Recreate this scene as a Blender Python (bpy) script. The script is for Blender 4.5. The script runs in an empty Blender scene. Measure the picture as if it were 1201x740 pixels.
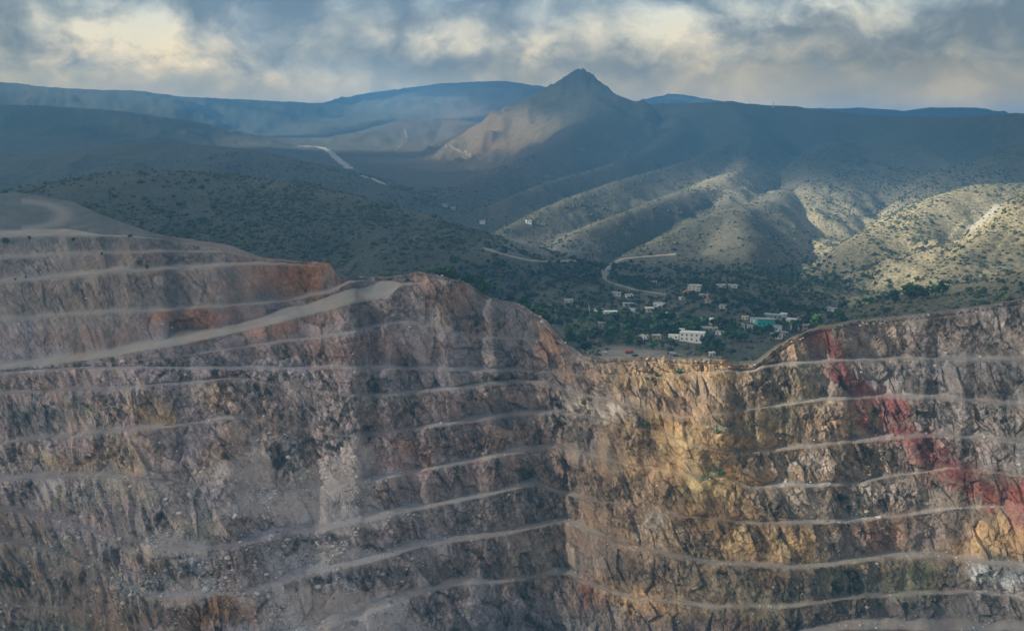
import bpy, math, random
import numpy as np

# ------------------------------------------------------------------ camera
W, H, F = 1201.0, 740.0, 1288.0        # photo size and focal length, in photo pixels
HORIZON = 170.0                        # photo row of the true horizon
PITCH = math.atan((H / 2 - HORIZON) / F)
Z0 = 300.0                             # camera height; the pit floor lies near zero
scene = bpy.context.scene
coll = scene.collection
cam_d = bpy.data.cameras.new('camera')
cam_d.sensor_width = 36.0
cam_d.lens = 36.0 * F / W
cam_d.clip_start, cam_d.clip_end = 1.0, 60000.0
cam = bpy.data.objects.new('camera', cam_d)
cam.location = (0, 0, Z0)
cam.rotation_euler = (math.pi / 2 - PITCH, 0, 0)
coll.objects.link(cam)
scene.camera = cam

# ------------------------------------------------------------------ sun, sky, exposure
SUN_AZ, SUN_EL = math.radians(-106), math.radians(26)      # azimuth from the view direction, to the right
SUN = np.array([math.sin(SUN_AZ) * math.cos(SUN_EL), math.cos(SUN_AZ) * math.cos(SUN_EL), math.sin(SUN_EL)])
ld = bpy.data.lights.new('sun', 'SUN')
ld.energy, ld.angle, ld.color = 5.0, math.radians(1.6), (1.0, 0.91, 0.75)
lo = bpy.data.objects.new('sun', ld)
lo.rotation_euler = (math.pi / 2 - SUN_EL, 0, math.pi - SUN_AZ)
lo.location = (-500, 0, 1500)
coll.objects.link(lo)
vs = scene.view_settings
vs.view_transform, vs.look, vs.gamma, vs.use_curve_mapping = 'Standard', 'None', 1.0, False
vs.exposure = 1.05
scene.cycles.use_denoising = True
scene.cycles.max_bounces = 6
scene.cycles.diffuse_bounces = 3
scene.cycles.volume_bounces = 1
scene.cycles.transparent_max_bounces = 8


class NT:
    """Small helper around a node tree."""
    def __init__(self, tree):
        self.t = tree
        tree.nodes.clear()

    def n(self, kind, props=None, **ins):
        nd = self.t.nodes.new(kind)
        for k, v in (props or {}).items():
            setattr(nd, k, v)
        for k, v in ins.items():
            key = int(k[1:]) if k[0] == 'i' and k[1:].isdigit() else k.replace('_', ' ')
            s = nd.inputs[key]
            if isinstance(v, bpy.types.NodeSocket):
                self.t.links.new(v, s)
            else:
                s.default_value = v
        return nd

    def math(self, op, a, b=0.0, c=None, clamp=False):
        ins = dict(i0=a, i1=b)
        if c is not None:
            ins['i2'] = c
        return self.n('ShaderNodeMath', dict(operation=op, use_clamp=clamp), **ins).outputs[0]

    def noise(self, vec, scale, detail=4.0, rough=0.55, dist=0.0):
        return self.n('ShaderNodeTexNoise', None, Vector=vec, Scale=scale, Detail=detail, Roughness=rough, Distortion=dist).outputs[0]

    def ramp(self, fac, stops, interp='LINEAR'):
        nd = self.n('ShaderNodeValToRGB', None, Fac=fac)
        cr = nd.color_ramp
        cr.interpolation = interp
        while len(cr.elements) < len(stops):
            cr.elements.new(0.5)
        for e, (p, c) in zip(cr.elements, stops):
            e.position = p
            e.color = (c, c, c, 1) if isinstance(c, (int, float)) else (*c, 1)
        return nd.outputs[0]

    def mix(self, fac, a, b, mode='MIX'):
        nd = self.n('ShaderNodeMix', dict(data_type='RGBA', blend_type=mode))
        for idx, v in ((0, fac), (6, a), (7, b)):
            if isinstance(v, bpy.types.NodeSocket):
                self.t.links.new(v, nd.inputs[idx])
            else:
                nd.inputs[idx].default_value = (*v, 1) if isinstance(v, tuple) and len(v) == 3 else v
        return nd.outputs[2]


def lin(r, g, b):
    return tuple(((c / 255) / 12.92 if c / 255 <= 0.04045 else ((c / 255 + 0.055) / 1.055) ** 2.4) for c in (r, g, b))


world = bpy.data.worlds.new('World')
scene.world = world
world.use_nodes = True
T = NT(world.node_tree)
SKY_STRENGTH = 0.1
sky = T.n('ShaderNodeTexSky', dict(sky_type='NISHITA', sun_disc=False, sun_elevation=SUN_EL, sun_rotation=SUN_AZ,
                                   altitude=2000.0, air_density=1.0, dust_density=2.0, ozone_density=1.5)).outputs[0]
tc = T.n('ShaderNodeTexCoord').outputs['Generated']
stretch = T.n('ShaderNodeMapping', None, Vector=tc, Scale=(1.0, 1.0, 1.45)).outputs[0]
warp = T.n('ShaderNodeTexNoise', None, Vector=stretch, Scale=14.0, Detail=3.0).outputs['Color']
wv = T.n('ShaderNodeVectorMath', dict(operation='SUBTRACT'), i0=warp, i1=(0.5, 0.5, 0.5)).outputs[0]
wv = T.n('ShaderNodeVectorMath', dict(operation='SCALE'), i0=wv, Scale=0.05).outputs[0]
cv = T.n('ShaderNodeVectorMath', dict(operation='ADD'), i0=stretch, i1=wv).outputs[0]
big = T.noise(cv, 9.0, 8.0, 0.56)
fine = T.noise(cv, 23.0, 10.0, 0.62)
puff = T.n('ShaderNodeTexVoronoi', dict(feature='F1'), Vector=cv, Scale=15.0, Detail=3.0, Roughness=0.5, Lacunarity=2.2).outputs['Distance']
body = T.math('ADD', T.math('MULTIPLY', big, 0.55), T.math('MULTIPLY', fine, 0.45))
body = T.math('ADD', body, T.math('MULTIPLY', T.math('SUBTRACT', 0.50, puff), 0.20))
# sunlit cumulus heads standing in the cloud cover: direction (photo column, row), spread, height
heads = [(175, 62, 0.070, 0.026, 0.30), (120, 45, 0.035, 0.020, 0.16), (520, 50, 0.045, 0.011, 0.20), (632, 62, 0.018, 0.013, 0.24),
         (790, 45, 0.075, 0.020, 0.22), (975, 18, 0.075, 0.018, 0.24), (270, 88, 0.05, 0.010, 0.14), (30, 80, 0.04, 0.010, 0.08),
         (420, 100, 0.10, 0.008, 0.10), (1090, 75, 0.09, 0.008, 0.06)]
sep = T.n('ShaderNodeSeparateXYZ', None, Vector=cv)
az = T.math('ARCTAN2', sep.outputs[0], sep.outputs[1])
el = T.math('MULTIPLY', sep.outputs[2], 1 / 1.45)
glow = None
for (hx, hy, sa, se, amp) in heads:
    a0 = math.atan2(hx - W / 2, F)
    e0 = math.atan2(HORIZON - hy, F)
    da = T.math('MULTIPLY', T.math('SUBTRACT', az, a0), 1 / sa)
    de = T.math('MULTIPLY', T.math('SUBTRACT', el, e0), 1 / se)
    r2 = T.math('ADD', T.math('MULTIPLY', da, da), T.math('MULTIPLY', de, de))
    g = T.math('MULTIPLY', T.math('EXPONENT', T.math('MULTIPLY', r2, -0.8)), amp * 1.25)
    glow = g if glow is None else T.math('ADD', glow, g)
lumps = T.math('ADD', body, T.math('MULTIPLY', glow, T.math('MULTIPLY_ADD', fine, 2.4, -0.35)))
S10 = 1.0 / SKY_STRENGTH


def sc10(c, k=1.0):
    return tuple(v * S10 * k for v in c)


cloud_col = T.ramp(lumps, [(0.34, lin(104, 108, 108)), (0.44, lin(130, 133, 130)), (0.53, lin(156, 157, 148)),
                           (0.64, lin(190, 186, 168)), (0.80, lin(224, 217, 190))])
# thin veil of lit air towards the horizon
veil = T.ramp(el, [(0.0, 1.0), (0.036, 0.9), (0.070, 0.0)])
veil_col = T.ramp(T.noise(cv, 9.0, 6.0, 0.6), [(0.35, lin(180, 183, 176)), (0.65, lin(232, 227, 204))])
cloud_col = T.mix(T.math('MULTIPLY', veil, 0.7), cloud_col, veil_col)
lift = T.ramp(el, [(0.0, 0.80), (0.05, 0.70), (0.10, 0.58), (0.3, 0.47)])
cloud_col = T.n('ShaderNodeVectorMath', dict(operation='SCALE'), i0=cloud_col, Scale=T.math('MULTIPLY', lift, 1.22)).outputs[0]
low = T.ramp(el, [(0.06, 1.0), (0.16, 0.0)])      # the low sky shines warm through the haze, the higher cloud is cooler
cloud_col = T.mix(1.0, cloud_col, T.mix(low, (0.62, 0.93, 1.36), (1.44, 1.10, 0.66)), 'MULTIPLY')
cloud10 = T.n('ShaderNodeVectorMath', dict(operation='SCALE'), i0=cloud_col, Scale=S10).outputs[0]
cover = T.ramp(big, [(0.28, 0.90), (0.42, 0.985)])
mixed = T.mix(cover, sky, cloud10)
bg = T.n('ShaderNodeBackground', None, Color=mixed, Strength=SKY_STRENGTH)
wo = T.n('ShaderNodeOutputWorld')
T.t.links.new(bg.outputs[0], wo.inputs[0])

# ------------------------------------------------------------------ numeric helpers
rng = np.random.default_rng(7)
random.seed(7)


def ray(px, py):
    """Photo pixel -> horizontal unit direction (x, y) and slope (dz per metre of ground range)."""
    u = (np.asarray(px, float) - W / 2) / F
    v = -(np.asarray(py, float) - H / 2) / F
    cp, sp = math.cos(PITCH), math.sin(PITCH)
    x, y, z = u, cp + v * sp, -sp + v * cp
    h = np.hypot(x, y)
    return x / h, y / h, z / h


def project(x, y, z):
    """World (camera at origin height) -> photo pixel."""
    cp, sp = math.cos(PITCH), math.sin(PITCH)
    d = y * cp - z * sp
    v = y * sp + z * cp
    return W / 2 + F * x / d, H / 2 - F * v / d


def _hash(ix, iy, iz, seed):
    h = (ix.astype(np.uint32) * np.uint32(374761393)) ^ (iy.astype(np.uint32) * np.uint32(668265263)) ^ \
        (iz.astype(np.uint32) * np.uint32(2147483647 - 97)) ^ np.uint32(seed * 1274126177 & 0xffffffff)
    h = (h ^ (h >> np.uint32(13))) * np.uint32(1274126177)
    h = (h ^ (h >> np.uint32(16))) * np.uint32(2246822519)
    return ((h ^ (h >> np.uint32(15))) & np.uint32(0xffffff)).astype(np.float32) / np.float32(0xffffff)


def vnoise(x, y, z, seed=0):
    """Value noise in [-1, 1]."""
    xf, yf, zf = np.floor(x), np.floor(y), np.floor(z)
    ix, iy, iz = xf.astype(np.int64), yf.astype(np.int64), zf.astype(np.int64)
    fx, fy, fz = [(t * t * t * (t * (t * 6 - 15) + 10)).astype(np.float32) for t in (x - xf, y - yf, z - zf)]
    with np.errstate(over='ignore'):
        c = [[[_hash(ix + i, iy + j, iz + k, seed) for k in (0, 1)] for j in (0, 1)] for i in (0, 1)]
    r = 0
    for i in (0, 1):
        for j in (0, 1):
            for k in (0, 1):
                r = r + c[i][j][k] * (fx if i else 1 - fx) * (fy if j else 1 - fy) * (fz if k else 1 - fz)
    return r * 2 - 1


def fbm(x, y, z, octaves=4, seed=0, gain=0.5):
    x, y, z = np.broadcast_arrays(np.asarray(x, float), np.asarray(y, float), np.asarray(z, float))
    a, s, t = 1.0, 0.0, 0.0
    for o in range(octaves):
        s = s + a * vnoise(x * 2.03 ** o, y * 2.03 ** o, z * 2.03 ** o, seed + o * 17)
        t += a
        a *= gain
    return s / t


def ridged(x, y, z, octaves=3, seed=0):
    x, y, z = np.broadcast_arrays(np.asarray(x, float), np.asarray(y, float), np.asarray(z, float))
    a, s, t = 1.0, 0.0, 0.0
    for o in range(octaves):
        s = s + a * (1 - 2 * np.abs(vnoise(x * 2.1 ** o, y * 2.1 ** o, z * 2.1 ** o, seed + o * 31)))
        t += a
        a *= 0.5
    return s / t


def sstep(a, b, x):
    t = np.clip((x - a) / (b - a), 0, 1)
    return t * t * (3 - 2 * t)


def interp(pts, x, k=1):
    p = np.array(pts, float)
    return np.interp(x, p[:, 0], p[:, k])


def smooth1(a, n):
    k = np.hanning(n + 2)[1:-1]
    k /= k.sum()
    return np.convolve(np.pad(a, n // 2, mode='edge'), k, mode='valid')[:len(a)]


def grid_mesh(name, V, nr, nc, mat, col=None, smooth=True):
    """V (nr*nc, 3), rows x columns -> one mesh object."""
    me = bpy.data.meshes.new(name)
    i = np.arange((nr - 1) * nc).reshape(nr - 1, nc)[:, :-1].ravel()
    quads = np.stack([i, i + 1, i + nc + 1, i + nc], 1).astype(np.int32)
    fill_mesh(me, V, quads, col, smooth)
    me.materials.append(mat)
    o = bpy.data.objects.new(name, me)
    coll.objects.link(o)
    return o


def fill_mesh(me, V, polys, col=None, smooth=False):
    n, k = polys.shape
    me.vertices.add(len(V))
    me.vertices.foreach_set('co', np.ascontiguousarray(V, np.float32).ravel())
    me.loops.add(n * k)
    me.loops.foreach_set('vertex_index', np.ascontiguousarray(polys, np.int32).ravel())
    me.polygons.add(n)
    me.polygons.foreach_set('loop_start', np.arange(0, n * k, k, dtype=np.int32))
    me.polygons.foreach_set('use_smooth', np.full(n, smooth, dtype=bool))
    me.update(calc_edges=True)
    if col is not None:
        at = me.color_attributes.new('Col', 'FLOAT_COLOR', 'POINT')
        c4 = np.ones((len(V), 4), np.float32)
        c4[:, :3] = col
        at.data.foreach_set('color', c4.ravel())


def tag(o, label=None, category=None, group=None, kind=None):
    for k, v in (('label', label), ('category', category), ('group', group), ('kind', kind)):
        if v:
            o[k] = v
    return o


# ------------------------------------------------------------------ materials
def pbr(name):
    m = bpy.data.materials.new(name)
    m.use_nodes = True
    t = NT(m.node_tree)
    out = t.n('ShaderNodeOutputMaterial')
    b = t.n('ShaderNodeBsdfPrincipled')
    t.t.links.new(b.outputs[0], out.inputs[0])
    b.inputs['Specular IOR Level'].default_value = 0.2
    b.inputs['Roughness'].default_value = 0.92
    return m, t, b


def link(t, s, sock):
    t.t.links.new(s, sock)


def mat_rock():
    m, t, b = pbr('pit_rock')
    geo = t.n('ShaderNodeNewGeometry').outputs['Position']
    cn = t.n('ShaderNodeVertexColor', dict(layer_name='Col'))
    col, broken = cn.outputs[0], cn.outputs[1]
    upright = t.n('ShaderNodeMapping', None, Vector=geo, Scale=(1.0, 1.0, 0.35)).outputs[0]
    n1 = t.noise(upright, 0.22, 6.0, 0.65, 0.6)
    n2 = t.noise(geo, 0.9, 5.0, 0.7)
    n3 = t.noise(geo, 0.035, 4.0, 0.6)
    wob = t.n('ShaderNodeVectorMath', dict(operation='MULTIPLY_ADD'), i0=t.n('ShaderNodeTexNoise', None, Vector=geo, Scale=0.3, Detail=3.0).outputs['Color'], i1=(5.0, 5.0, 7.0), i2=geo).outputs[0]
    slant = t.n('ShaderNodeMapping', None, Vector=wob, Rotation=(0.3, 0.5, 0.2), Scale=(0.34, 0.34, 0.16)).outputs[0]
    stones = t.n('ShaderNodeTexVoronoi', dict(feature='F1'), Vector=slant, Scale=1.0).outputs['Color']
    sv = t.n('ShaderNodeSeparateColor', None, Color=stones).outputs[0]
    crack = t.n('ShaderNodeTexVoronoi', dict(feature='DISTANCE_TO_EDGE'), Vector=slant, Scale=0.7).outputs['Distance']
    crk = t.ramp(crack, [(0.0, 0.7), (0.06, 1.0)])
    v = t.math('ADD', t.math('MULTIPLY', t.math('SUBTRACT', n1, 0.5), 1.5), t.math('MULTIPLY', t.math('SUBTRACT', n2, 0.5), 0.9))
    v = t.math('ADD', v, t.math('MULTIPLY', t.math('SUBTRACT', sv, 0.45), 0.35))
    v = t.math('MULTIPLY', v, broken)
    k = t.math('MULTIPLY', t.math('MAXIMUM', t.math('ADD', v, 1.0), 0.22), t.math('MULTIPLY_ADD', t.math('SUBTRACT', crk, 1.0), broken, 1.0))
    c = t.mix(1.0, col, t.n('ShaderNodeCombineColor', None, Red=k, Green=k, Blue=k).outputs[0], 'MULTIPLY')
    warm = t.mix(t.ramp(n3, [(0.4, 0.0), (0.66, 0.4)]), c, t.mix(1.0, c, (1.25, 0.95, 0.72), 'MULTIPLY'))
    link(t, warm, b.inputs['Base Color'])
    bump = t.n('ShaderNodeBump', None, Strength=0.9, Distance=0.9, Height=t.math('ADD', n1, t.math('MULTIPLY', n2, 0.7)))
    link(t, bump.outputs[0], b.inputs['Normal'])
    return m


def mat_hill():
    m, t, b = pbr('hill_scrubland')
    geo = t.n('ShaderNodeNewGeometry').outputs['Position']
    col = t.n('ShaderNodeVertexColor', dict(layer_name='Col'))
    n1 = t.noise(geo, 0.24, 4.0, 0.7)
    n2 = t.noise(geo, 0.012, 5.0, 0.6)
    n3 = t.noise(geo, 0.05, 4.0, 0.65)
    spots = t.ramp(n1, [(0.44, 1.0), (0.56, 0.0)])
    grow = t.math('MULTIPLY', spots, t.ramp(n2, [(0.30, 0.95), (0.62, 0.55)]))
    grow = t.math('MULTIPLY', grow, col.outputs[1])
    k = t.math('ADD', 0.62, t.math('MULTIPLY', n3, 0.8))
    soil = t.mix(1.0, col.outputs[0], t.n('ShaderNodeCombineColor', None, Red=k, Green=k, Blue=k).outputs[0], 'MULTIPLY')
    green = t.mix(n3, (0.030, 0.042, 0.024), (0.060, 0.066, 0.034))
    link(t, t.mix(grow, soil, green), b.inputs['Base Color'])
    bump = t.n('ShaderNodeBump', None, Strength=0.5, Distance=2.0, Height=t.math('ADD', n1, n3))
    link(t, bump.outputs[0], b.inputs['Normal'])
    return m


def mat_plain(name, rgb, var=0.25, scale=1.0, rough=0.85, metallic=0.0, bump=0.0):
    m, t, b = pbr(name)
    geo = t.n('ShaderNodeNewGeometry').outputs['Position']
    n = t.noise(geo, scale, 5.0, 0.65)
    lo = tuple(c * (1 - var) for c in rgb)
    hi = tuple(min(1, c * (1 + var)) for c in rgb)
    link(t, t.mix(t.ramp(n, [(0.3, 0.0), (0.7, 1.0)]), lo, hi), b.inputs['Base Color'])
    b.inputs['Roughness'].default_value = rough
    b.inputs['Metallic'].default_value = metallic
    if bump:
        link(t, t.n('ShaderNodeBump', None, Strength=0.6, Distance=bump, Height=n).outputs[0], b.inputs['Normal'])
    return m


def mat_leaf(name, dark, light):
    m, t, b = pbr(name)
    geo = t.n('ShaderNodeNewGeometry').outputs['Position']
    n = t.noise(geo, 0.5, 3.0, 0.6)
    link(t, t.mix(t.ramp(n, [(0.35, 0.0), (0.65, 1.0)]), dark, light), b.inputs['Base Color'])
    return m


def mat_vcol(name, var=0.3, scale=1.0):
    m, t, b = pbr(name)
    geo = t.n('ShaderNodeNewGeometry').outputs['Position']
    col = t.n('ShaderNodeVertexColor', dict(layer_name='Col')).outputs[0]
    k = t.math('ADD', 1 - var, t.math('MULTIPLY', t.noise(geo, scale, 4.0, 0.65), 2 * var))
    link(t, t.mix(1.0, col, t.n('ShaderNodeCombineColor', None, Red=k, Green=k, Blue=k).outputs[0], 'MULTIPLY'), b.inputs['Base Color'])
    return m


ROCK, HILL = mat_rock(), mat_hill()
SCRUB = mat_vcol('scrub_leaves', 0.35, 0.8)
RUBBLE = mat_vcol('rubble_stone', 0.25, 0.9)
TRACK = mat_plain('dirt_track', (0.30, 0.27, 0.22), 0.25, 0.15, 0.95, bump=0.3)
FAINT = mat_plain('faint_track', (0.17, 0.145, 0.11), 0.3, 0.05, 0.95)
RIVER = mat_plain('sandy_stream_bed', (0.34, 0.33, 0.31), 0.4, 0.05, 0.95, bump=0.3)
BARK = mat_plain('bark', (0.09, 0.065, 0.045), 0.3, 3.0, 0.95, bump=0.05)
LEAVES = [mat_leaf('leaves_dark', (0.026, 0.060, 0.034), (0.060, 0.105, 0.050)),
          mat_leaf('leaves_mid', (0.045, 0.110, 0.045), (0.095, 0.180, 0.070)),
          mat_leaf('leaves_grey', (0.045, 0.055, 0.035), (0.095, 0.105, 0.060))]
PAINT = {'white': mat_plain('white_plaster', (0.74, 0.73, 0.69), 0.12, 0.5),
         'cream': mat_plain('cream_plaster', (0.62, 0.54, 0.40), 0.15, 0.5),
         'grey': mat_plain('grey_block', (0.34, 0.33, 0.31), 0.2, 0.6),
         'pink': mat_plain('pinkish_plaster', (0.46, 0.29, 0.24), 0.2, 0.5),
         'tan': mat_plain('tan_adobe', (0.42, 0.32, 0.21), 0.2, 0.5),
         'teal': mat_plain('teal_paint', (0.05, 0.45, 0.36), 0.12, 0.5),
         'stone': mat_plain('rubble_masonry', (0.50, 0.46, 0.40), 0.35, 1.2, bump=0.2)}
ROOFM = {'slab': mat_plain('concrete_roof', (0.44, 0.42, 0.39), 0.2, 0.4),
         'white': mat_plain('white_roof', (0.76, 0.75, 0.72), 0.12, 0.4),
         'tin': mat_plain('tin_roof', (0.42, 0.44, 0.46), 0.2, 0.6, 0.5, 0.4),
         'tile': mat_plain('clay_tile', (0.36, 0.16, 0.09), 0.25, 0.8)}
GLASS = mat_plain('dark_window', (0.025, 0.03, 0.035), 0.1, 1.0, 0.25)
DOORM = mat_plain('door_wood', (0.13, 0.075, 0.04), 0.25, 2.0, 0.7)
RED = mat_plain('red_paint', (0.48, 0.035, 0.025), 0.1, 2.0, 0.4)
WHITEP = mat_plain('white_car_paint', (0.78, 0.78, 0.76), 0.05, 2.0, 0.35)
DARKP = mat_plain('dark_car_paint', (0.03, 0.035, 0.045), 0.1, 2.0, 0.35)
TYRE = mat_plain('tyre', (0.02, 0.02, 0.02), 0.1, 3.0, 0.9)
STEEL = mat_plain('mast_steel', (0.25, 0.25, 0.26), 0.1, 3.0, 0.5, 0.6)

# ------------------------------------------------------------------ the open pit
# Bench lines from the top of the wall to the pit floor: (photo column, row of the crest edge, rows of bench shown).
# The distance follows from walking the profile: level benches, faces of a given steepness, starting at one level bench.
RIM = [(-150, 226, 0), (0, 226, 0), (45, 227, 0), (95, 236, 0), (150, 261, 0), (190, 274, 0), (240, 283, 0), (275, 287, 0), (310, 302, 0), (345, 306, 0), (390, 309, 0),
       (398, 326, 0), (430, 325, 0), (460, 325, 0), (490, 319, 0), (512, 322, 0), (545, 331, 0), (575, 349, 0), (610, 357, 0), (640, 376, 0), (660, 400, 0),
       (685, 417, 0), (705, 420, 0), (760, 418, 0), (795, 421, 0), (830, 420, 0), (865, 428, 0), (885, 426, 0), (915, 406, 0), (950, 387, 0), (1000, 377, 0),
       (1060, 371, 0), (1130, 361, 0), (1160, 358, 0), (1201, 350, 0), (1350, 335, 0)]
LINES = [
    ('rim', RIM, [(0, 4)]),
    ('upper_strip', [(-150, 279, 9), (0, 279, 9), (90, 277, 8), (130, 277, 2), (170, 278, 1), (200, 281, 0), (300, 300, 0), (350, 309, 0), (1350, 0, 0)], [(0, 24)]),
    ('upper_track', [(-150, 306, 2), (0, 304, 3), (60, 300, 2), (190, 296, 2), (270, 296, 1), (330, 308, 0), (1350, 0, 0)], [(0, 26)]),
    ('haul_road', [(-150, 340, 5), (0, 333, 6), (100, 324, 6), (200, 317, 5), (290, 311, 4), (335, 310, 2), (380, 313, 0), (1350, 0, 0)], [(0, 34), (250, 40), (320, 62)]),
    ('mid_road', [(-150, 385, 2), (20, 376, 3), (100, 369, 3), (200, 364, 3), (330, 355, 3), (390, 345, 4), (410, 333, 4), (425, 329, 1), (440, 328, 0), (1350, 0, 0)], [(0, 36), (300, 42)]),
    ('ramp', [(-150, 446, 6), (0, 434, 7), (60, 428, 9), (100, 423, 10), (200, 407, 11), (300, 385, 11), (380, 365, 14), (410, 357, 17), (435, 353, 23), (450, 350, 23), (460, 346, 18), (470, 336, 4), (500, 331, 0), (1350, 0, 0)], [(0, 48)]),
    ('thin_track', [(-150, 448, 0), (0, 436, 0), (100, 428, 0), (200, 420, 0), (270, 409, 2), (330, 402, 3), (400, 394, 3), (440, 384, 3), (480, 378, 3), (510, 386, 1), (545, 396, 2), (630, 399, 2), (655, 408, 0), (690, 424, 0), (1350, 0, 0)], [(0, 56)]),
    ('top_bench', [(-150, 450, 4), (0, 438, 4), (100, 433, 4), (200, 433, 4), (400, 434, 4), (560, 436, 4), (640, 437, 3), (690, 440, 0), (780, 442, 1), (870, 433, 2), (930, 427, 3), (1000, 424, 3), (1100, 422, 3), (1201, 424, 3), (1350, 430, 3)], [(0, 62), (600, 62), (700, 52)]),
    ('bench', [(-150, 470, 4), (0, 463, 4), (130, 457, 4), (200, 451, 3), (280, 443, 2), (330, 452, 0), (400, 464, 0), (430, 467, 3), (520, 459, 4), (600, 451, 4), (640, 449, 3), (665, 459, 3), (730, 472, 4), (765, 481, 2), (800, 488, 0), (900, 478, 1), (970, 471, 3), (1090, 467, 4), (1201, 477, 3), (1350, 490, 3)], [(0, 58), (320, 50), (430, 71), (700, 68)]),
    ('bench', [(-150, 530, 5), (0, 520, 5), (100, 511, 5), (200, 501, 5), (275, 490, 4), (310, 495, 0), (390, 512, 0), (440, 512, 3), (540, 497, 5), (600, 490, 5), (650, 484, 4), (672, 487, 4), (730, 497, 4), (800, 512, 3), (840, 524, 1), (870, 531, 3), (950, 526, 4), (1030, 518, 4), (1090, 512, 4), (1201, 521, 3), (1350, 535, 3)], [(0, 60), (290, 46), (430, 71), (690, 69)]),
    ('bench', [(-150, 570, 8), (0, 563, 10), (100, 562, 8), (200, 570, 2), (300, 576, 0), (345, 577, 3), (440, 563, 4), (520, 549, 6), (600, 533, 6), (642, 524, 5), (680, 532, 2), (760, 548, 1), (840, 562, 1), (890, 573, 3), (930, 571, 4), (1000, 569, 3), (1060, 560, 2), (1130, 552, 1), (1201, 560, 1), (1350, 570, 1)], [(0, 58), (220, 40), (380, 44), (450, 70), (690, 68)]),
    ('bench', [(-150, 600, 6), (0, 602, 8), (60, 612, 6), (120, 634, 4), (200, 648, 6), (260, 645, 8), (330, 629, 12), (440, 609, 8), (520, 593, 6), (600, 578, 6), (645, 571, 5), (680, 579, 3), (760, 600, 4), (850, 609, 4), (870, 616, 4), (1000, 614, 5), (1070, 608, 5), (1130, 600, 1), (1201, 596, 1), (1350, 600, 1)], [(0, 40), (200, 36), (380, 42), (460, 70), (690, 69)]),
    ('reference_bench', [(-150, 620, 6), (0, 640, 7), (60, 653, 6), (120, 682, 5), (160, 704, 6), (215, 704, 10), (270, 698, 6), (310, 690, 10), (360, 676, 14), (440, 656, 10), (500, 642, 8), (560, 634, 6), (620, 620, 5), (655, 613, 5), (690, 629, 5), (760, 647, 5), (850, 664, 5), (940, 669, 5), (1050, 657, 6), (1100, 658, 6), (1140, 660, 5), (1201, 670, 5), (1350, 690, 5)], [(0, 44), (180, 38), (380, 42), (470, 70), (690, 70)]),
    ('bench', [(-150, 700, 2), (0, 716, 3), (60, 722, 3), (120, 735, 2), (200, 750, 2), (300, 752, 6), (360, 740, 14), (440, 716, 12), (490, 698, 8), (540, 689, 6), (590, 682, 5), (645, 673, 5), (662, 674, 5), (700, 690, 5), (750, 705, 4), (850, 713, 4), (950, 714, 4), (1000, 706, 4), (1060, 702, 5), (1140, 699, 4), (1201, 703, 3), (1350, 720, 3)], [(0, 50), (290, 45), (400, 46), (500, 58), (690, 60)]),
    ('floor_edge', [(-150, 800, 10), (0, 800, 10), (200, 810, 10), (400, 790, 10), (660, 770, 10), (850, 770, 10), (950, 752, 10), (1010, 740, 10), (1100, 742, 10), (1201, 745, 10), (1350, 770, 10)], [(0, 45), (400, 45), (600, 55), (900, 40), (1040, 10), (1350, 12)]),
]
NCP = 1201
pxs = np.linspace(-130, 1330, NCP)
ys, bs, angs = [], [], []
for i, (nm, pts, ang) in enumerate(LINES):
    p = [q for q in pts if q[1] > 0]
    off = (18 * math.sin(i * 2.4) + 7 * math.cos(i * 5.1)) * np.exp(-((pxs - 660) / 55) ** 2) if i > 7 else 0      # the corner wanders from bench to bench
    y = interp(p, pxs + off, 1)
    b = interp(p, pxs + off, 2)
    if p[-1][0] < 1340:                        # line dies out: it joins the line above
        y = np.where(pxs > p[-1][0], 0, y)
        b = np.where(pxs > p[-1][0], 0, b)
    jit = vnoise(pxs / 7, pxs * 0 + i * 7.3, pxs * 0, 3) * 0.8 + vnoise(pxs / 40, pxs * 0 + i * 5.1, pxs * 0, 4) * 0.9
    if i == 0:
        jit = jit * 1.6 + 2.2 * ridged(pxs / 6, pxs * 0, pxs * 0, 2, 9) * sstep(450, 520, pxs)
    y = np.where(y > 0, y + jit * (0.5 if i < 8 else 1.0), 0)
    if 8 <= i <= 11:
        b = b * (1 - 0.75 * sstep(690, 730, pxs) * (1 - sstep(830, 880, pxs)))
    b = b * (1.0 if i <= 6 else np.where(pxs > 640, 1.15, np.where(pxs > 420, 1.1, 0.85))) * (1 + 0.4 * vnoise(pxs / 24, pxs * 0 + i * 3.7, pxs * 0, 5))
    if i:
        y = np.maximum(y, ys[-1] + 0.9 + b)
    if i:
        w_ = sstep(600, 650, pxs)
        y = smooth1(y, 5) * w_ + smooth1(y, 45) * (1 - w_) if i > 7 else smooth1(y, 5)
        y = np.maximum(y, ys[-1] + 0.9 + b)
    ys.append(smooth1(y, 5))
    bs.append(np.maximum(smooth1(b, 7), 0.0))
    angs.append(np.radians(smooth1(interp([(-200, ang[0][1])] + list(ang), pxs, 1), 61)))
NL = len(LINES)
REF = [l[0] for l in LINES].index('reference_bench')
Z_REF = -240.0


def tslope(y):
    return ray(pxs, y)[2]


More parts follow.
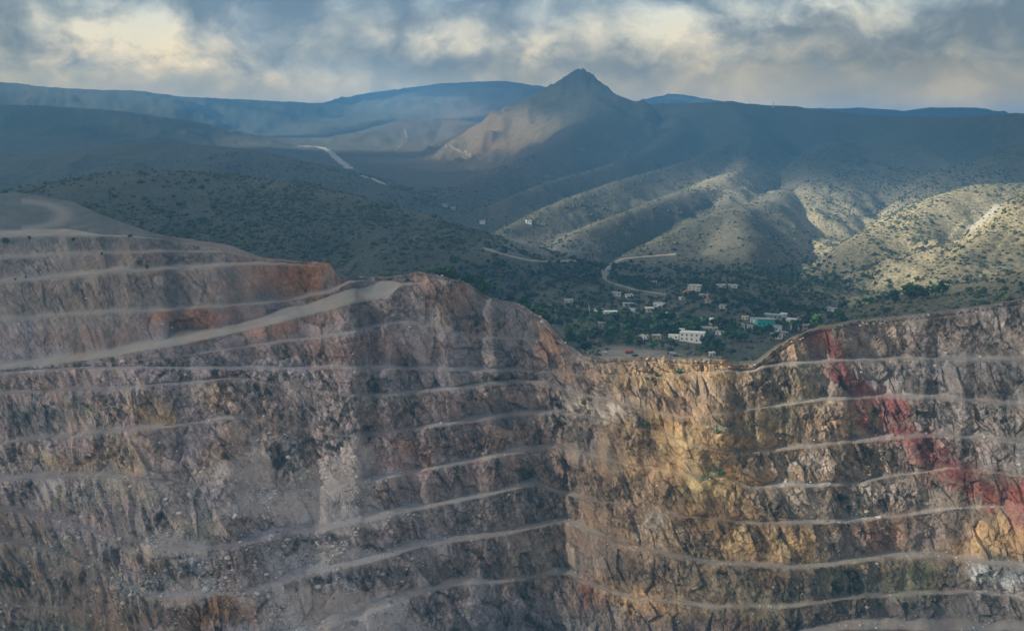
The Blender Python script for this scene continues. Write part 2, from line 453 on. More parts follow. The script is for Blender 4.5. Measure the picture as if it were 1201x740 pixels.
Rc, Rt = [None] * NL, [None] * NL          # ground range of each crest and of the toe at the back of its bench
t = tslope(ys[REF])
zc = np.full(NCP, Z_REF)
Rc[REF] = smooth1(zc / t, 9)
for k in range(REF, -1, -1):               # upwards
    z = Rc[k] * tslope(ys[k])
    tt = tslope(ys[k] - bs[k])
    Rt[k] = (z - 0.03 * Rc[k]) / (tt - 0.03)
    if k:
        zt, s = Rt[k] * tt, np.tan(angs[k - 1])
        # face above this bench carries the angle listed with the line at its top
        t2 = tslope(ys[k - 1])
        Rc[k - 1] = (zt - s * Rt[k]) / (t2 - s)
for k in range(REF + 1, NL):               # downwards
    s = np.tan(angs[k - 1])
    zu, Ru = Rc[k - 1] * tslope(ys[k - 1]), Rc[k - 1]
    tt = tslope(ys[k] - bs[k])
    Rt[k] = (zu - s * Ru) / (tt - s)
    zt = Rt[k] * tt
    t2 = tslope(ys[k])
    Rc[k] = (zt - 0.03 * Rt[k]) / (t2 - 0.03)
if 0:
    for k in range(NL):
        print(LINES[k][0], [(int(pxs[j]), int(Rc[k][j]), int(Rc[k][j] * tslope(ys[k])[j])) for j in range(60, NCP, 145)])

rows_px, rows_py, rows_R, rows_face, rows_line, rows_f = [], [], [], [], [], []


def add_rows(ya, Ra, yb, Rb, n, face, line, last=False):
    # points lie straight between two profile points (not equally spaced in the picture)
    za, zb = Ra * tslope(ya), Rb * tslope(yb)
    for q in range(n + (1 if last else 0)):
        f = q / n
        R, z = Ra + (Rb - Ra) * f, za + (zb - za) * f
        rows_R.append(R)
        rows_py.append(z)                      # heights for now
        rows_px.append(pxs)
        rows_face.append(np.full(NCP, face))
        rows_line.append(line)
        rows_f.append(f if face > 0.5 else 0.0)


for k in range(NL):
    if k:
        hgt = np.max(ys[k] - bs[k] - ys[k - 1])
        add_rows(ys[k - 1], Rc[k - 1], ys[k] - bs[k], Rt[k], max(4, int(hgt / 1.75)), 1.0 if k > 1 else 0.1, k)
    if np.max(bs[k]) > 0.5:
        add_rows(ys[k] - bs[k], Rt[k], ys[k], Rc[k], max(2, int(np.max(bs[k]) / 1.6)), 0.0, k)
# pit floor, running on towards the near side
zl = Rc[-1] * tslope(ys[-1])
for q in range(0, 12):
    rows_R.append(Rc[-1] - q * 14.0)
    rows_py.append(zl - q * 0.8)
    rows_px.append(pxs)
    rows_face.append(np.full(NCP, 0.05))
    rows_line.append(NL)
    rows_f.append(0.5)
PR = np.array(rows_R)
PZ = np.array(rows_py)
PFACE = np.array(rows_face)
NRP = len(PR)
dirx, diry, _ = ray(pxs, 420.0)
PX, PY = PR * dirx, PR * diry
# true ridge of the plan: keep each column in one vertical plane through the camera
u_, v_ = project(PX, PY, PZ)


def normals(X, Y, Z):
    def g(A):
        return np.gradient(A, axis=0), np.gradient(A, axis=1)
    (xa, xb), (ya, yb), (za, zb) = g(X), g(Y), g(Z)
    n = np.stack([ya * zb - za * yb, za * xb - xa * zb, xa * yb - ya * xb], -1)
    n /= np.maximum(np.linalg.norm(n, axis=-1, keepdims=True), 1e-9)
    return n * np.sign((n[..., 2:3]) + 1e-6)


N3 = normals(PX, PY, PZ)
# blur the face mask a little so that edges crumble
fm = PFACE.copy()
for _ in range(2):
    fm[1:-1] = (fm[:-2] + fm[1:-1] + fm[2:]) / 3
# lateral distance along the wall, for joints and blocks
lat = np.concatenate([[0], np.cumsum(np.hypot(np.diff(smooth1(Rc[REF] * dirx, 41)), np.diff(smooth1(Rc[REF] * diry, 41))))])
LAT = lat[None, :] + 0 * PZ


def facets(sx, sz, lean, seed, tilt):
    """Broken rock: every cell has its own depth and its own tilt. Returns depth, a shade per cell and nearness to a joint."""
    gx = (LAT + lean * (PZ + 200)) / sx + 0.5 * vnoise(LAT / (sx * 1.7), PY / 40, PZ / (sz * 1.7), seed + 3)
    gz = PZ / sz + 0.4 * vnoise(LAT / (sx * 1.5), PY / 40, PZ / (sz * 1.5), seed + 5)
    fx, fz = np.floor(gx), np.floor(gz)
    d1, d2 = np.full(gx.shape, 9.0), np.full(gx.shape, 9.0)
    dep, shd = np.zeros(gx.shape), np.zeros(gx.shape)
    zero = np.zeros(gx.shape, np.int64)
    with np.errstate(over='ignore'):
        for i in (-1, 0, 1):
            for j in (-1, 0, 1):
                cx, cz = (fx + i).astype(np.int64), (fz + j).astype(np.int64)
                h1, h2, h3, h4 = [_hash(cx, cz, zero + q, seed) for q in range(4)]
                ox, oz = gx - (fx + i + h1), gz - (fz + j + h2)
                d = np.hypot(ox, oz)
                nearer = d < d1
                d2 = np.where(nearer, d1, np.minimum(d2, d))
                dep = np.where(nearer, (h3 - 0.5) * 2 + tilt * ((h4 - 0.5) * 2 * ox + (h1 - 0.6) * 2 * oz), dep)
                shd = np.where(nearer, h4 - 0.5, shd)
                d1 = np.where(nearer, d, d1)
    return dep, shd * 2, np.exp(-((d2 - d1) / 0.09) ** 2)


rim_fade = np.clip(np.arange(NRP)[:, None] / 14.0, 0, 1)
smoothz = np.zeros(u_.shape)                # smooth talus fans
fu, fv = u_ + 26 * fbm(PX / 16, PY / 16, PZ / 16, 4, 13), v_ + 16 * fbm(PX / 12, PY / 12, PZ / 12, 4, 14)
for cx_, cy_, rx_, ry_ in [(405, 552, 55, 38), (330, 590, 95, 20), (400, 606, 95, 14), (400, 652, 95, 14), (405, 705, 95, 24), (420, 740, 120, 26), (195, 640, 55, 18), (220, 692, 66, 14), (290, 545, 45, 24), (1110, 722, 110, 20), (1040, 740, 70, 20), (60, 610, 30, 12), (80, 655, 45, 11)]:
    wide = 0.45 + 0.6 * np.clip((fv - cy_ + ry_) / (2 * ry_), 0, 1)        # narrow at the top, spreading at the foot
    smoothz = np.maximum(smoothz, np.exp(-(((fu - cx_ - 0.25 * (cy_ - fv)) / (rx_ * wide)) ** 2 + ((fv - cy_) / ry_) ** 2) ** 3.5))
rough = np.clip(1 - 0.55 * smoothz, 0.2, 1)
gully = ridged(LAT / 14, PY / 60, PZ / 17, 3, 11)
broad = fbm(LAT / 55, PY / 80, PZ / 34, 3, 31)
crumb = fbm(PX / 1.7, PY / 1.7, PZ / 1.7, 2, 41)
mass = fbm(LAT / 40, PY / 60, PZ / 30, 2, 43)
f1, s1, j1_ = facets(9, 15, 0.45, 401, 1.5)
f2, s2, j2_ = facets(2.7, 4.4, 0.5, 402, 1.4)
f3, s3, j3_ = facets(1.7, 2.4, -0.2, 403, 1.2)
k2 = np.clip(0.6 + 1.4 * mass, 0.1, 1.4)
k3 = np.clip(0.65 - 1.6 * fbm(LAT / 28, PY / 60, PZ / 18, 2, 45), 0.12, 1.35)      # crumbly here, massive there
upper = np.where(np.array(rows_line) <= 5, 0.38, np.where(np.array(rows_line) == 6, 0.65, 1.0))[:, None]      # spoil slopes and old terraces high on the left
upper = 1 - (1 - upper) * (1 - sstep(380, 520, u_))
rough = rough * upper
disp = (fm * (1.7 * gully + 1.6 * f1 + 0.7 * f2 * k2 + 0.3 * f3 * k3 - 0.3 * j1_ - 0.3 * j2_) + (0.30 + 0.4 * fm) * crumb) * rough
disp *= (0.25 + 0.75 * rim_fade) * (0.16 + 0.84 * np.sin(np.pi * np.array(rows_f)) ** 0.7)[:, None]
bulge = sstep(680, 730, u_) * (1 - sstep(840, 900, u_)) * sstep(425, 450, v_) * (1 - sstep(620, 660, v_))
push = (5.0 * broad + bulge * (9.0 * fbm(PX / 26, PY / 26, PZ / 22, 3, 33) + 4.0 * ridged(LAT / 22 + PZ / 40, PY / 60, PZ / 26, 2, 34))) * rim_fade
PX = PX + N3[..., 0] * disp - push * dirx
PY = PY + N3[..., 1] * disp - push * diry
PZ = PZ + N3[..., 2] * disp
u_, v_ = project(PX, PY, PZ)

# rock colours: mineral zones of the wall, plus cool shade painted on its left, in photo coordinates (column, row, half width, half height, tilt, colour, weight)
base = np.zeros((NRP, NCP, 3)) + np.array([0.205, 0.187, 0.198])
wu = u_ + 20 * fbm(PX / 30, PY / 30, PZ / 30, 3, 51) + 16 * fbm(LAT / 7, PY / 30, PZ / 16, 3, 52) + 9 * s2
wv = v_ + 14 * fbm(PX / 30, PY / 30, PZ / 30, 3, 53) + 12 * fbm(LAT / 7, PY / 30, PZ / 12, 3, 54) + 7 * s1


def zone(cx, cy, rx, ry, rot, rgb, w):
    global base
    c, s = math.cos(math.radians(rot)), math.sin(math.radians(rot))
    a, b = (wu - cx) * c + (wv - cy) * s, -(wu - cx) * s + (wv - cy) * c
    m = (np.exp(-((a / rx) ** 2 + (b / ry) ** 2) ** 1.5) * w)[..., None]
    base = base * (1 - m) + np.array(rgb) * m


GOLD, OCHRE, BROWN, MAUVE, GREY = (0.28, 0.19, 0.095), (0.20, 0.135, 0.08), (0.15, 0.105, 0.07), (0.20, 0.155, 0.165), (0.24, 0.235, 0.235)
RUST, REDR, OLIVE, PALE, DARK = (0.30, 0.13, 0.07), (0.30, 0.055, 0.05), (0.17, 0.165, 0.095), (0.40, 0.37, 0.34), (0.10, 0.09, 0.09)
TALUS = (0.45, 0.405, 0.415)
# left wall; its widest zone puts bluish shade and haze into the rock
for z_ in [(250, 540, 430, 260, 0, (0.285, 0.255, 0.305), 0.9), (960, 570, 300, 230, 0, (0.165, 0.128, 0.098), 0.8), (200, 500, 330, 110, 0, MAUVE, 0.4), (60, 250, 160, 40, 5, (0.10, 0.115, 0.125), 0.95), (250, 300, 200, 28, 3, (0.20, 0.165, 0.145), 0.6),
           (90, 350, 140, 30, -4, (0.22, 0.205, 0.19), 0.6), (200, 345, 280, 60, 0, (0.155, 0.13, 0.128), 0.7), (60, 250, 150, 32, 5, (0.10, 0.115, 0.125), 0.9), (350, 328, 55, 22, 0, RUST, 0.85), (375, 322, 18, 16, 0, (0.34, 0.15, 0.06), 0.7),
           (225, 378, 55, 9, -4, RUST, 0.8), (120, 400, 70, 12, 0, (0.17, 0.12, 0.11), 0.6), (340, 380, 60, 12, -8, RUST, 0.45), (400, 415, 120, 14, 0, (0.17, 0.12, 0.12), 0.8),
           (530, 345, 45, 16, 15, (0.24, 0.145, 0.10), 0.8), (330, 345, 80, 10, 0, (0.22, 0.14, 0.10), 0.5), (560, 380, 70, 22, 10, (0.26, 0.22, 0.205), 0.7),
           (655, 415, 40, 12, 52, (0.25, 0.15, 0.10), 0.9), (105, 485, 28, 20, 20, (0.33, 0.31, 0.30), 0.8), (180, 480, 20, 22, 60, (0.36, 0.28, 0.19), 0.8),
           (260, 465, 35, 16, 0, (0.27, 0.22, 0.18), 0.8), (320, 450, 45, 12, 0, (0.31, 0.27, 0.27), 0.7), (420, 470, 80, 20, 0, GREY, 0.6), (60, 485, 60, 16, 0, (0.15, 0.16, 0.18), 0.7),
           (50, 540, 16, 18, 0, (0.34, 0.33, 0.28), 0.8), (110, 535, 70, 14, -10, (0.27, 0.20, 0.15), 0.7), (150, 545, 30, 14, 10, (0.32, 0.26, 0.20), 0.7),
           (75, 578, 36, 14, -8, (0.38, 0.37, 0.40), 0.9), (150, 580, 80, 22, 0, (0.20, 0.20, 0.195), 0.7), (290, 510, 60, 26, -30, (0.24, 0.18, 0.135), 0.7),
           (220, 620, 45, 18, -15, (0.36, 0.32, 0.28), 0.85), (320, 560, 90, 45, -20, TALUS, 0.45), (400, 560, 60, 50, 0, TALUS, 0.35), (380, 600, 110, 22, -10, TALUS, 0.5), (390, 640, 80, 18, -18, TALUS, 0.45),
           (420, 715, 95, 40, 0, TALUS, 0.98), (350, 720, 60, 40, 0, TALUS, 0.9), (190, 635, 60, 18, 0, (0.25, 0.245, 0.24), 0.8), (220, 660, 22, 11, -10, (0.38, 0.38, 0.42), 0.9), (180, 662, 30, 10, -10, (0.31, 0.25, 0.19), 0.8),
           (220, 690, 70, 16, -8, (0.22, 0.225, 0.225), 0.85), (270, 665, 26, 20, 20, (0.22, 0.15, 0.12), 0.7), (250, 722, 55, 22, -5, (0.22, 0.125, 0.06), 0.95), (285, 712, 30, 16, 0, (0.20, 0.12, 0.08), 0.7),
           (40, 700, 110, 60, 25, (0.15, 0.122, 0.102), 0.8), (60, 650, 60, 16, 20, (0.16, 0.145, 0.14), 0.7), (60, 745, 60, 16, 0, (0.16, 0.19, 0.18), 0.7), (150, 725, 50, 20, 0, (0.17, 0.12, 0.08), 0.7),
           (10, 620, 40, 25, 0, (0.20, 0.15, 0.13), 0.7), (300, 652, 60, 10, -18, (0.16, 0.13, 0.13), 0.6), (400, 625, 50, 11, -14, (0.15, 0.125, 0.13), 0.8), (400, 670, 60, 11, -14, (0.16, 0.14, 0.145), 0.8), (410, 588, 45, 10, -6, (0.14, 0.12, 0.13), 0.8),
           # middle wall up to the corner
           (520, 480, 90, 16, -6, (0.19, 0.15, 0.16), 0.7), (600, 440, 60, 20, 0, (0.22, 0.18, 0.165), 0.6), (560, 520, 100, 14, -8, (0.175, 0.125, 0.12), 0.75), (480, 535, 40, 12, -8, RUST, 0.35), (600, 512, 14, 10, 0, (0.34, 0.26, 0.22), 0.8), (520, 455, 8, 10, 0, (0.34, 0.25, 0.26), 0.7),
           (550, 560, 110, 14, -8, (0.17, 0.13, 0.14), 0.7), (560, 600, 100, 18, -8, (0.22, 0.205, 0.21), 0.7), (560, 655, 100, 18, -6, (0.17, 0.145, 0.15), 0.8), (620, 675, 30, 20, 0, (0.22, 0.17, 0.10), 0.6), (470, 610, 40, 12, -10, (0.21, 0.14, 0.13), 0.6), (510, 705, 40, 10, -8, (0.15, 0.12, 0.13), 0.7),
           (655, 640, 14, 26, 20, (0.33, 0.36, 0.35), 0.8), (635, 545, 30, 60, 0, (0.16, 0.155, 0.17), 0.6),
           # right wall
           (840, 580, 230, 170, 0, OCHRE, 0.75), (760, 440, 70, 22, 0, (0.31, 0.215, 0.12), 0.8), (820, 438, 45, 16, 0, GOLD, 0.9), (780, 520, 55, 34, 30, GOLD, 0.9), (810, 540, 60, 30, 20, (0.48, 0.36, 0.20), 0.8), (740, 545, 40, 40, 0, (0.40, 0.30, 0.20), 0.7), (855, 560, 50, 70, 0, GOLD, 0.8), (835, 575, 30, 20, 0, (0.50, 0.38, 0.20), 0.7),
           (705, 477, 42, 9, 12, PALE, 0.9), (660, 640, 30, 30, 0, (0.28, 0.19, 0.14), 0.5), (720, 610, 55, 24, 10, (0.30, 0.21, 0.15), 0.8), (800, 630, 70, 20, 10, (0.27, 0.205, 0.14), 0.7), (770, 612, 14, 16, 0, PALE, 0.6), (740, 700, 60, 22, 10, (0.37, 0.24, 0.12), 0.8), (685, 695, 12, 16, 0, (0.36, 0.13, 0.09), 0.7), (680, 735, 40, 14, 0, GREY, 0.6),
           (850, 735, 90, 16, 0, (0.13, 0.09, 0.085), 0.8), (845, 555, 16, 7, 0, (0.10, 0.12, 0.07), 0.9), (690, 520, 30, 20, 0, (0.16, 0.15, 0.14), 0.6),
           (920, 450, 60, 20, -20, (0.19, 0.165, 0.125), 0.8), (900, 490, 60, 18, -20, (0.185, 0.16, 0.115), 0.8), (850, 505, 18, 8, 0, (0.12, 0.13, 0.08), 0.7), (935, 400, 45, 20, -30, (0.25, 0.17, 0.115), 0.7),
           (950, 545, 90, 18, 0, (0.25, 0.21, 0.19), 0.8), (960, 592, 90, 20, 0, (0.24, 0.205, 0.185), 0.8), (1100, 445, 130, 26, 2, (0.165, 0.155, 0.165), 0.9), (1120, 490, 110, 20, 2, (0.165, 0.15, 0.16), 0.85), (1140, 535, 90, 18, 2, (0.155, 0.135, 0.155), 0.9), (1180, 470, 40, 30, 0, (0.26, 0.25, 0.25), 0.6), (1180, 540, 40, 16, 0, (0.27, 0.255, 0.255), 0.6), (1090, 395, 110, 16, 0, (0.17, 0.14, 0.14), 0.8), (1190, 385, 40, 26, 0, (0.25, 0.225, 0.21), 0.7),
           (1030, 580, 60, 24, 0, (0.24, 0.22, 0.215), 0.7), (1000, 640, 40, 20, 0, (0.23, 0.20, 0.185), 0.8), (1030, 630, 22, 20, 0, (0.30, 0.17, 0.12), 0.8), (930, 640, 50, 18, 0, (0.38, 0.275, 0.15), 0.8), (880, 640, 40, 18, 0, (0.40, 0.30, 0.17), 0.7), (985, 640, 20, 16, 0, (0.14, 0.125, 0.13), 0.7), (1080, 630, 30, 18, 0, (0.23, 0.19, 0.20), 0.7),
           (1175, 630, 45, 18, 10, (0.42, 0.30, 0.17), 0.85), (1150, 645, 40, 14, 0, (0.38, 0.28, 0.15), 0.7), (1200, 645, 20, 20, 0, (0.40, 0.24, 0.11), 0.6),
           (1000, 685, 75, 18, 0, (0.10, 0.105, 0.085), 0.9), (1090, 680, 40, 16, 0, OLIVE, 0.85), (1065, 700, 16, 16, -20, (0.33, 0.32, 0.19), 0.85), (880, 690, 80, 18, 8, (0.25, 0.22, 0.155), 0.8), (940, 690, 45, 14, 0, (0.17, 0.175, 0.15), 0.7), (860, 720, 60, 8, 0, (0.27, 0.23, 0.12), 0.6),
           (1040, 745, 90, 30, 0, (0.15, 0.135, 0.135), 0.95), (1120, 722, 110, 24, 0, (0.15, 0.138, 0.142), 0.95), (985, 730, 30, 14, 0, (0.17, 0.11, 0.07), 0.7), (1080, 740, 26, 8, 0, (0.19, 0.09, 0.07), 0.7), (1176, 679, 40, 17, 4, (0.36, 0.39, 0.42), 0.96), (1080, 655, 22, 5, 0, (0.45, 0.38, 0.33), 0.8), (1010, 662, 50, 4, 0, (0.42, 0.34, 0.19), 0.8),
           ]:
    if z_[0] > 660:
        z_ = z_[:5] + (tuple(c_ * 0.95 for c_ in z_[5]),) + z_[6:]
    zone(*z_)
# the red vein that runs down through the right wall
vein = [(965, 370, 10), (968, 395, 16), (985, 425, 15), (1008, 455, 20), (1035, 480, 22), (1060, 505, 22), (1085, 530, 30), (1110, 555, 28), (1135, 575, 26), (1170, 590, 24), (1215, 602, 26), (1280, 620, 26)]
best = np.full(u_.shape, 9.0)
for (x0, y0, r0), (x1, y1, r1) in zip(vein[:-1], vein[1:]):
    ex, ey = x1 - x0, y1 - y0
    f = np.clip(((wu - x0) * ex + (wv - y0) * ey) / (ex * ex + ey * ey), 0, 1)
    d = np.hypot(wu - x0 - f * ex, wv - y0 - f * ey) / (0.85 * (r0 + f * (r1 - r0)))
    best = np.minimum(best, d)
mv = (np.exp(-best ** 4) * np.clip(0.86 + 0.4 * fbm(PX / 9, PY / 9, PZ / 20, 3, 57), 0.15, 0.92))[..., None]
hot = sstep(540, 600, v_)[..., None]
base = base * (1 - mv) + mv * (np.array([0.15, 0.048, 0.045]) * (1 - hot) + np.array([0.29, 0.085, 0.06]) * hot)
fan = (smoothz * (u_ > 120) * (u_ < 560) * 0.85)[..., None]
base = base * (1 - fan) + fan * np.array(TALUS)
# streaks of washed-down colour and stone-to-stone change
streak = fbm(LAT / 4.0 + PZ / 16, PY / 40, PZ / 15, 3, 61)
patch = fbm(PX / 18, PY / 18, PZ / 18, 4, 63, 0.6)
pebble = fbm(PX / 2.2, PY / 2.2, PZ / 2.6, 2, 65)
calm = np.clip(1 - 0.6 * smoothz, 0.2, 1) * (0.35 + 0.65 * upper)
base *= np.clip(1 + (0.30 * streak * fm + 0.62 * patch + 0.10 * pebble + fm * (0.26 * s1 + 0.34 * s2 * k2 + 0.34 * s3 * k3 - 0.22 * j1_ - 0.42 * j2_ - 0.20 * j3_ * k3)) * calm, 0.14, 2.2)[..., None]
lime = np.clip(ridged(LAT / 17 + PZ / 24, PY / 60, PZ / 13, 3, 71) - 0.55, 0, 1)[..., None] * 1.6 * rough[..., None]
base = base * (1 - 0.3 * lime) + 0.3 * lime * np.array([0.42, 0.38, 0.34])
# gravel on benches and haul roads
bench = (1 - fm)[..., None] * np.where(np.array(rows_line) < NL, 1.0, 0.0)[:, None, None]
road = np.zeros(NRP)
for i, l in enumerate(rows_line):
    if l < NL and LINES[l][0] in ('haul_road', 'ramp', 'mid_road', 'upper_strip', 'upper_track', 'thin_track'):
        road[i] = 1
gravel = np.where(road[:, None, None] > 0, np.array([0.36, 0.34, 0.315]), 0.80 * np.array([0.36, 0.34, 0.325]) + 0.3 * base)
worn = (1 - 0.6 * bulge) * np.clip(0.9 + 1.0 * fbm(PX / 28, PY / 28, PZ / 9, 3, 67), 0.1, 1) * (1 - 0.9 * (1 - sstep(300, 420, u_)) * sstep(550, 590, v_))
worn = np.where(road[:, None] > 0, 1.0, worn)[..., None]
plateau = (np.array(rows_line) <= 1)[:, None, None]
bench = np.where(plateau & (PFACE[..., None] > 0.05), 0, bench) * 0.85 * worn
base = base * (1 - bench) + gravel * bench * (1 + 0.25 * patch[..., None])
mud = (np.array(rows_line) <= 1)[:, None] * (PFACE > 0.05)
curve = np.exp(-((np.hypot((u_ - 20) / 55, (v_ - 252) / 16) - 1) / 0.2) ** 2) * (u_ > 25) * mud
base = base * (1 - 0.7 * curve[..., None]) + 0.7 * curve[..., None] * np.array([0.27, 0.265, 0.25])

V = np.stack([PX, PY, PZ + Z0], -1).reshape(-1, 3)
pit = grid_mesh('pit_wall', V, NRP, NCP, ROCK, base.reshape(-1, 3), smooth=False)
c4 = np.ones((NRP * NCP, 4), np.float32)
c4[:, :3] = base.reshape(-1, 3)
c4[:, 3] = (calm * (0.35 + 0.65 * fm) * (0.35 + 0.65 * k3)).ravel()          # how broken the surface is
pit.data.color_attributes['Col'].data.foreach_set('color', c4.ravel())
tag(pit, 'terraced rock wall of the open pit mine with benches and haul roads', kind='structure')

# ------------------------------------------------------------------ hills and valley beyond the pit
# Crest lines: (photo column, row, metres away); steepness, crest rounding in metres
RIDGES = [
    ('far_left', [(-300, 88, 6720), (-100, 91, 6530), (0, 97, 6340), (60, 103, 6240), (120, 106, 6140), (150, 106, 6140), (200, 113, 6240), (300, 118, 6340), (372, 122, 6620), (440, 135, 6910)], 0.30, 150),
    ('left_mid', [(-300, 118, 4890), (-50, 122, 4690), (40, 124, 4600), (110, 128, 4500), (190, 139, 4390), (270, 158, 4210), (330, 176, 3910)], 0.28, 120),
    ('left_low', [(-300, 160, 4030), (-40, 158, 4030), (60, 163, 3920), (130, 172, 3700)], 0.25, 100),
    ('mesa', [(330, 128, 7080), (385, 121, 7080), (450, 107, 6910), (520, 98, 6740), (560, 96, 6740), (590, 95, 6650), (603, 99, 6650), (632, 109, 6650), (665, 119, 6560), (740, 138, 6480)], 0.22, 30),
    ('mesa_foot', [(300, 140, 6140), (400, 139, 5950), (470, 135, 5760), (560, 136, 5760), (640, 140, 5570)], 0.2, 100),
    ('foothill', [(390, 172, 4280), (430, 155, 4470), (480, 142, 4670), (515, 139, 4770), (545, 143, 4670), (590, 150, 4470)], 0.3, 60),
    ('far_right', [(880, 125, 7430), (950, 125, 7430), (1010, 124, 7430), (1060, 128, 7430), (1100, 126, 7270), (1140, 126, 7270), (1165, 131, 7270), (1200, 142, 7270)], 0.25, 60),
    ('pale_far', [(690, 126, 9050), (745, 119, 9050), (790, 110, 9050), (825, 115, 9050), (870, 124, 9050), (960, 134, 9050)], 0.3, 80),
    ('peak', [(520, 165, 3900), (555, 148, 3900), (592, 131, 3800), (622, 121, 3750), (640, 114, 3700), (650, 106, 3680), (656, 98, 3660), (666, 94, 3650), (672, 88, 3640), (681, 85, 3640), (687, 90, 3640), (697, 101, 3640), (718, 110, 3650), (742, 123, 3700), (790, 124, 3800)], 0.66, 5),
    ('peak_spur', [(692, 108, 3540), (700, 120, 3400), (690, 140, 3200), (655, 165, 2950), (615, 186, 2700), (570, 207, 2500), (535, 224, 2400)], 0.55, 22),
    ('main', [(742, 124, 3800), (790, 124, 3800), (825, 121, 3750), (855, 120, 3700), (885, 123, 3700), (920, 125, 3700), (960, 130, 3650), (1040, 137, 3600), (1110, 139, 3500), (1201, 133, 3500), (1400, 120, 3500)], 0.42, 70),
    ('spur', [(790, 126, 3800), (800, 150, 3300), (770, 174, 2900), (710, 195, 2600), (650, 212, 2350), (590, 235, 2120)], 0.62, 14),
    ('spur', [(855, 122, 3700), (880, 150, 3150), (850, 174, 2700), (790, 194, 2420), (720, 214, 2200), (650, 240, 2000), (590, 270, 1820)], 0.62, 14),
    ('spur', [(880, 160, 2900), (875, 192, 2480), (840, 208, 2250), (780, 228, 2030), (715, 252, 1850), (660, 281, 1700)], 0.62, 12),
    ('dome', [(985, 165, 2900), (935, 205, 2350), (898, 233, 2050), (862, 240, 1960), (825, 252, 1860), (770, 274, 1740), (735, 292, 1660)], 0.55, 20),
    ('dome_nose', [(864, 240, 1960), (872, 260, 1800), (878, 282, 1690), (876, 300, 1610)], 0.55, 14),
    ('back_slope', [(1110, 141, 3500), (1060, 165, 3050), (1010, 190, 2750), (975, 208, 2550)], 0.34, 60),
    ('small_dome', [(1005, 196, 2650), (985, 224, 2350), (968, 235, 2250), (948, 250, 2130)], 0.5, 40),
    ('right_back', [(1400, 140, 3000), (1260, 158, 2850), (1201, 172, 2750), (1140, 192, 2600), (1085, 212, 2450), (1045, 236, 2280)], 0.46, 30),
    ('lit_hill', [(1330, 205, 2150), (1200, 214, 2020), (1150, 215, 1960), (1110, 224, 1890), (1060, 243, 1800), (1010, 268, 1700), (965, 293, 1600), (945, 312, 1530)], 0.58, 26),
    ('rock_hill', [(1400, 160, 1700), (1270, 196, 1620), (1201, 222, 1550), (1160, 256, 1450), (1125, 282, 1370), (1095, 312, 1290)], 0.62, 18),
    ('near_right', [(1400, 290, 1150), (1300, 310, 1130), (1201, 330, 1100), (1120, 345, 1060)], 0.4, 40),
    ('near_left', [(-250, 246, 1650), (-60, 240, 1650), (70, 222, 1680), (120, 208, 1700), (170, 201, 1720), (240, 203, 1710), (310, 212, 1660), (380, 226, 1590), (450, 243, 1520), (520, 268, 1420), (565, 290, 1340)], 0.36, 60),
    ('second_left', [(-250, 196, 3330), (-60, 190, 3220), (60, 180, 3100), (140, 169, 3050), (190, 167, 2990), (270, 174, 2850), (340, 190, 2680), (400, 206, 2530), (455, 224, 2370)], 0.32, 60),
]
RP = []
for nm, pts, slope, rnd in RIDGES:
    p = np.array(pts, float)
    dx, dy, dz = ray(p[:, 0], p[:, 1])
    RP.append((np.stack([dx * p[:, 2], dy * p[:, 2], dz * p[:, 2]], 1), slope, rnd))


def valley_floor(x, y):
    r = np.hypot(x, y)
    return -176 + 0.015 * np.clip(r - 1000, 0, 1000) + 0.072 * np.clip(r - 2000, 0, 2600) + 0.02 * np.clip(r - 4600, 0, 20000)


# stream cuts: (photo column, row, metres away), depth and half width in metres
RAVINES = [([(930, 215, 2450), (945, 255, 2150), (955, 288, 1900), (950, 305, 1720), (935, 320, 1600)], 42, 60), ([(1190, 235, 1800), (1140, 262, 1620), (1105, 290, 1480), (1060, 320, 1370), (1000, 335, 1280)], 40, 50),
           ([(850, 225, 2200), (790, 245, 1950), (720, 275, 1720), (690, 295, 1620)], 26, 45), ([(1040, 225, 2450), (1020, 250, 2150), (985, 278, 1880)], 36, 50), ([(1140, 240, 1850), (1080, 275, 1660), (1020, 305, 1500)], 9, 22), ([(1190, 270, 1480), (1150, 300, 1330), (1110, 320, 1240)], 10, 25)]
RAV = []
for pts, dep_, wid_ in RAVINES:
    p = np.array(pts, float)
    dx, dy, _ = ray(p[:, 0], p[:, 1])
    RAV.append((np.stack([dx * p[:, 2], dy * p[:, 2]], 1), dep_, wid_))


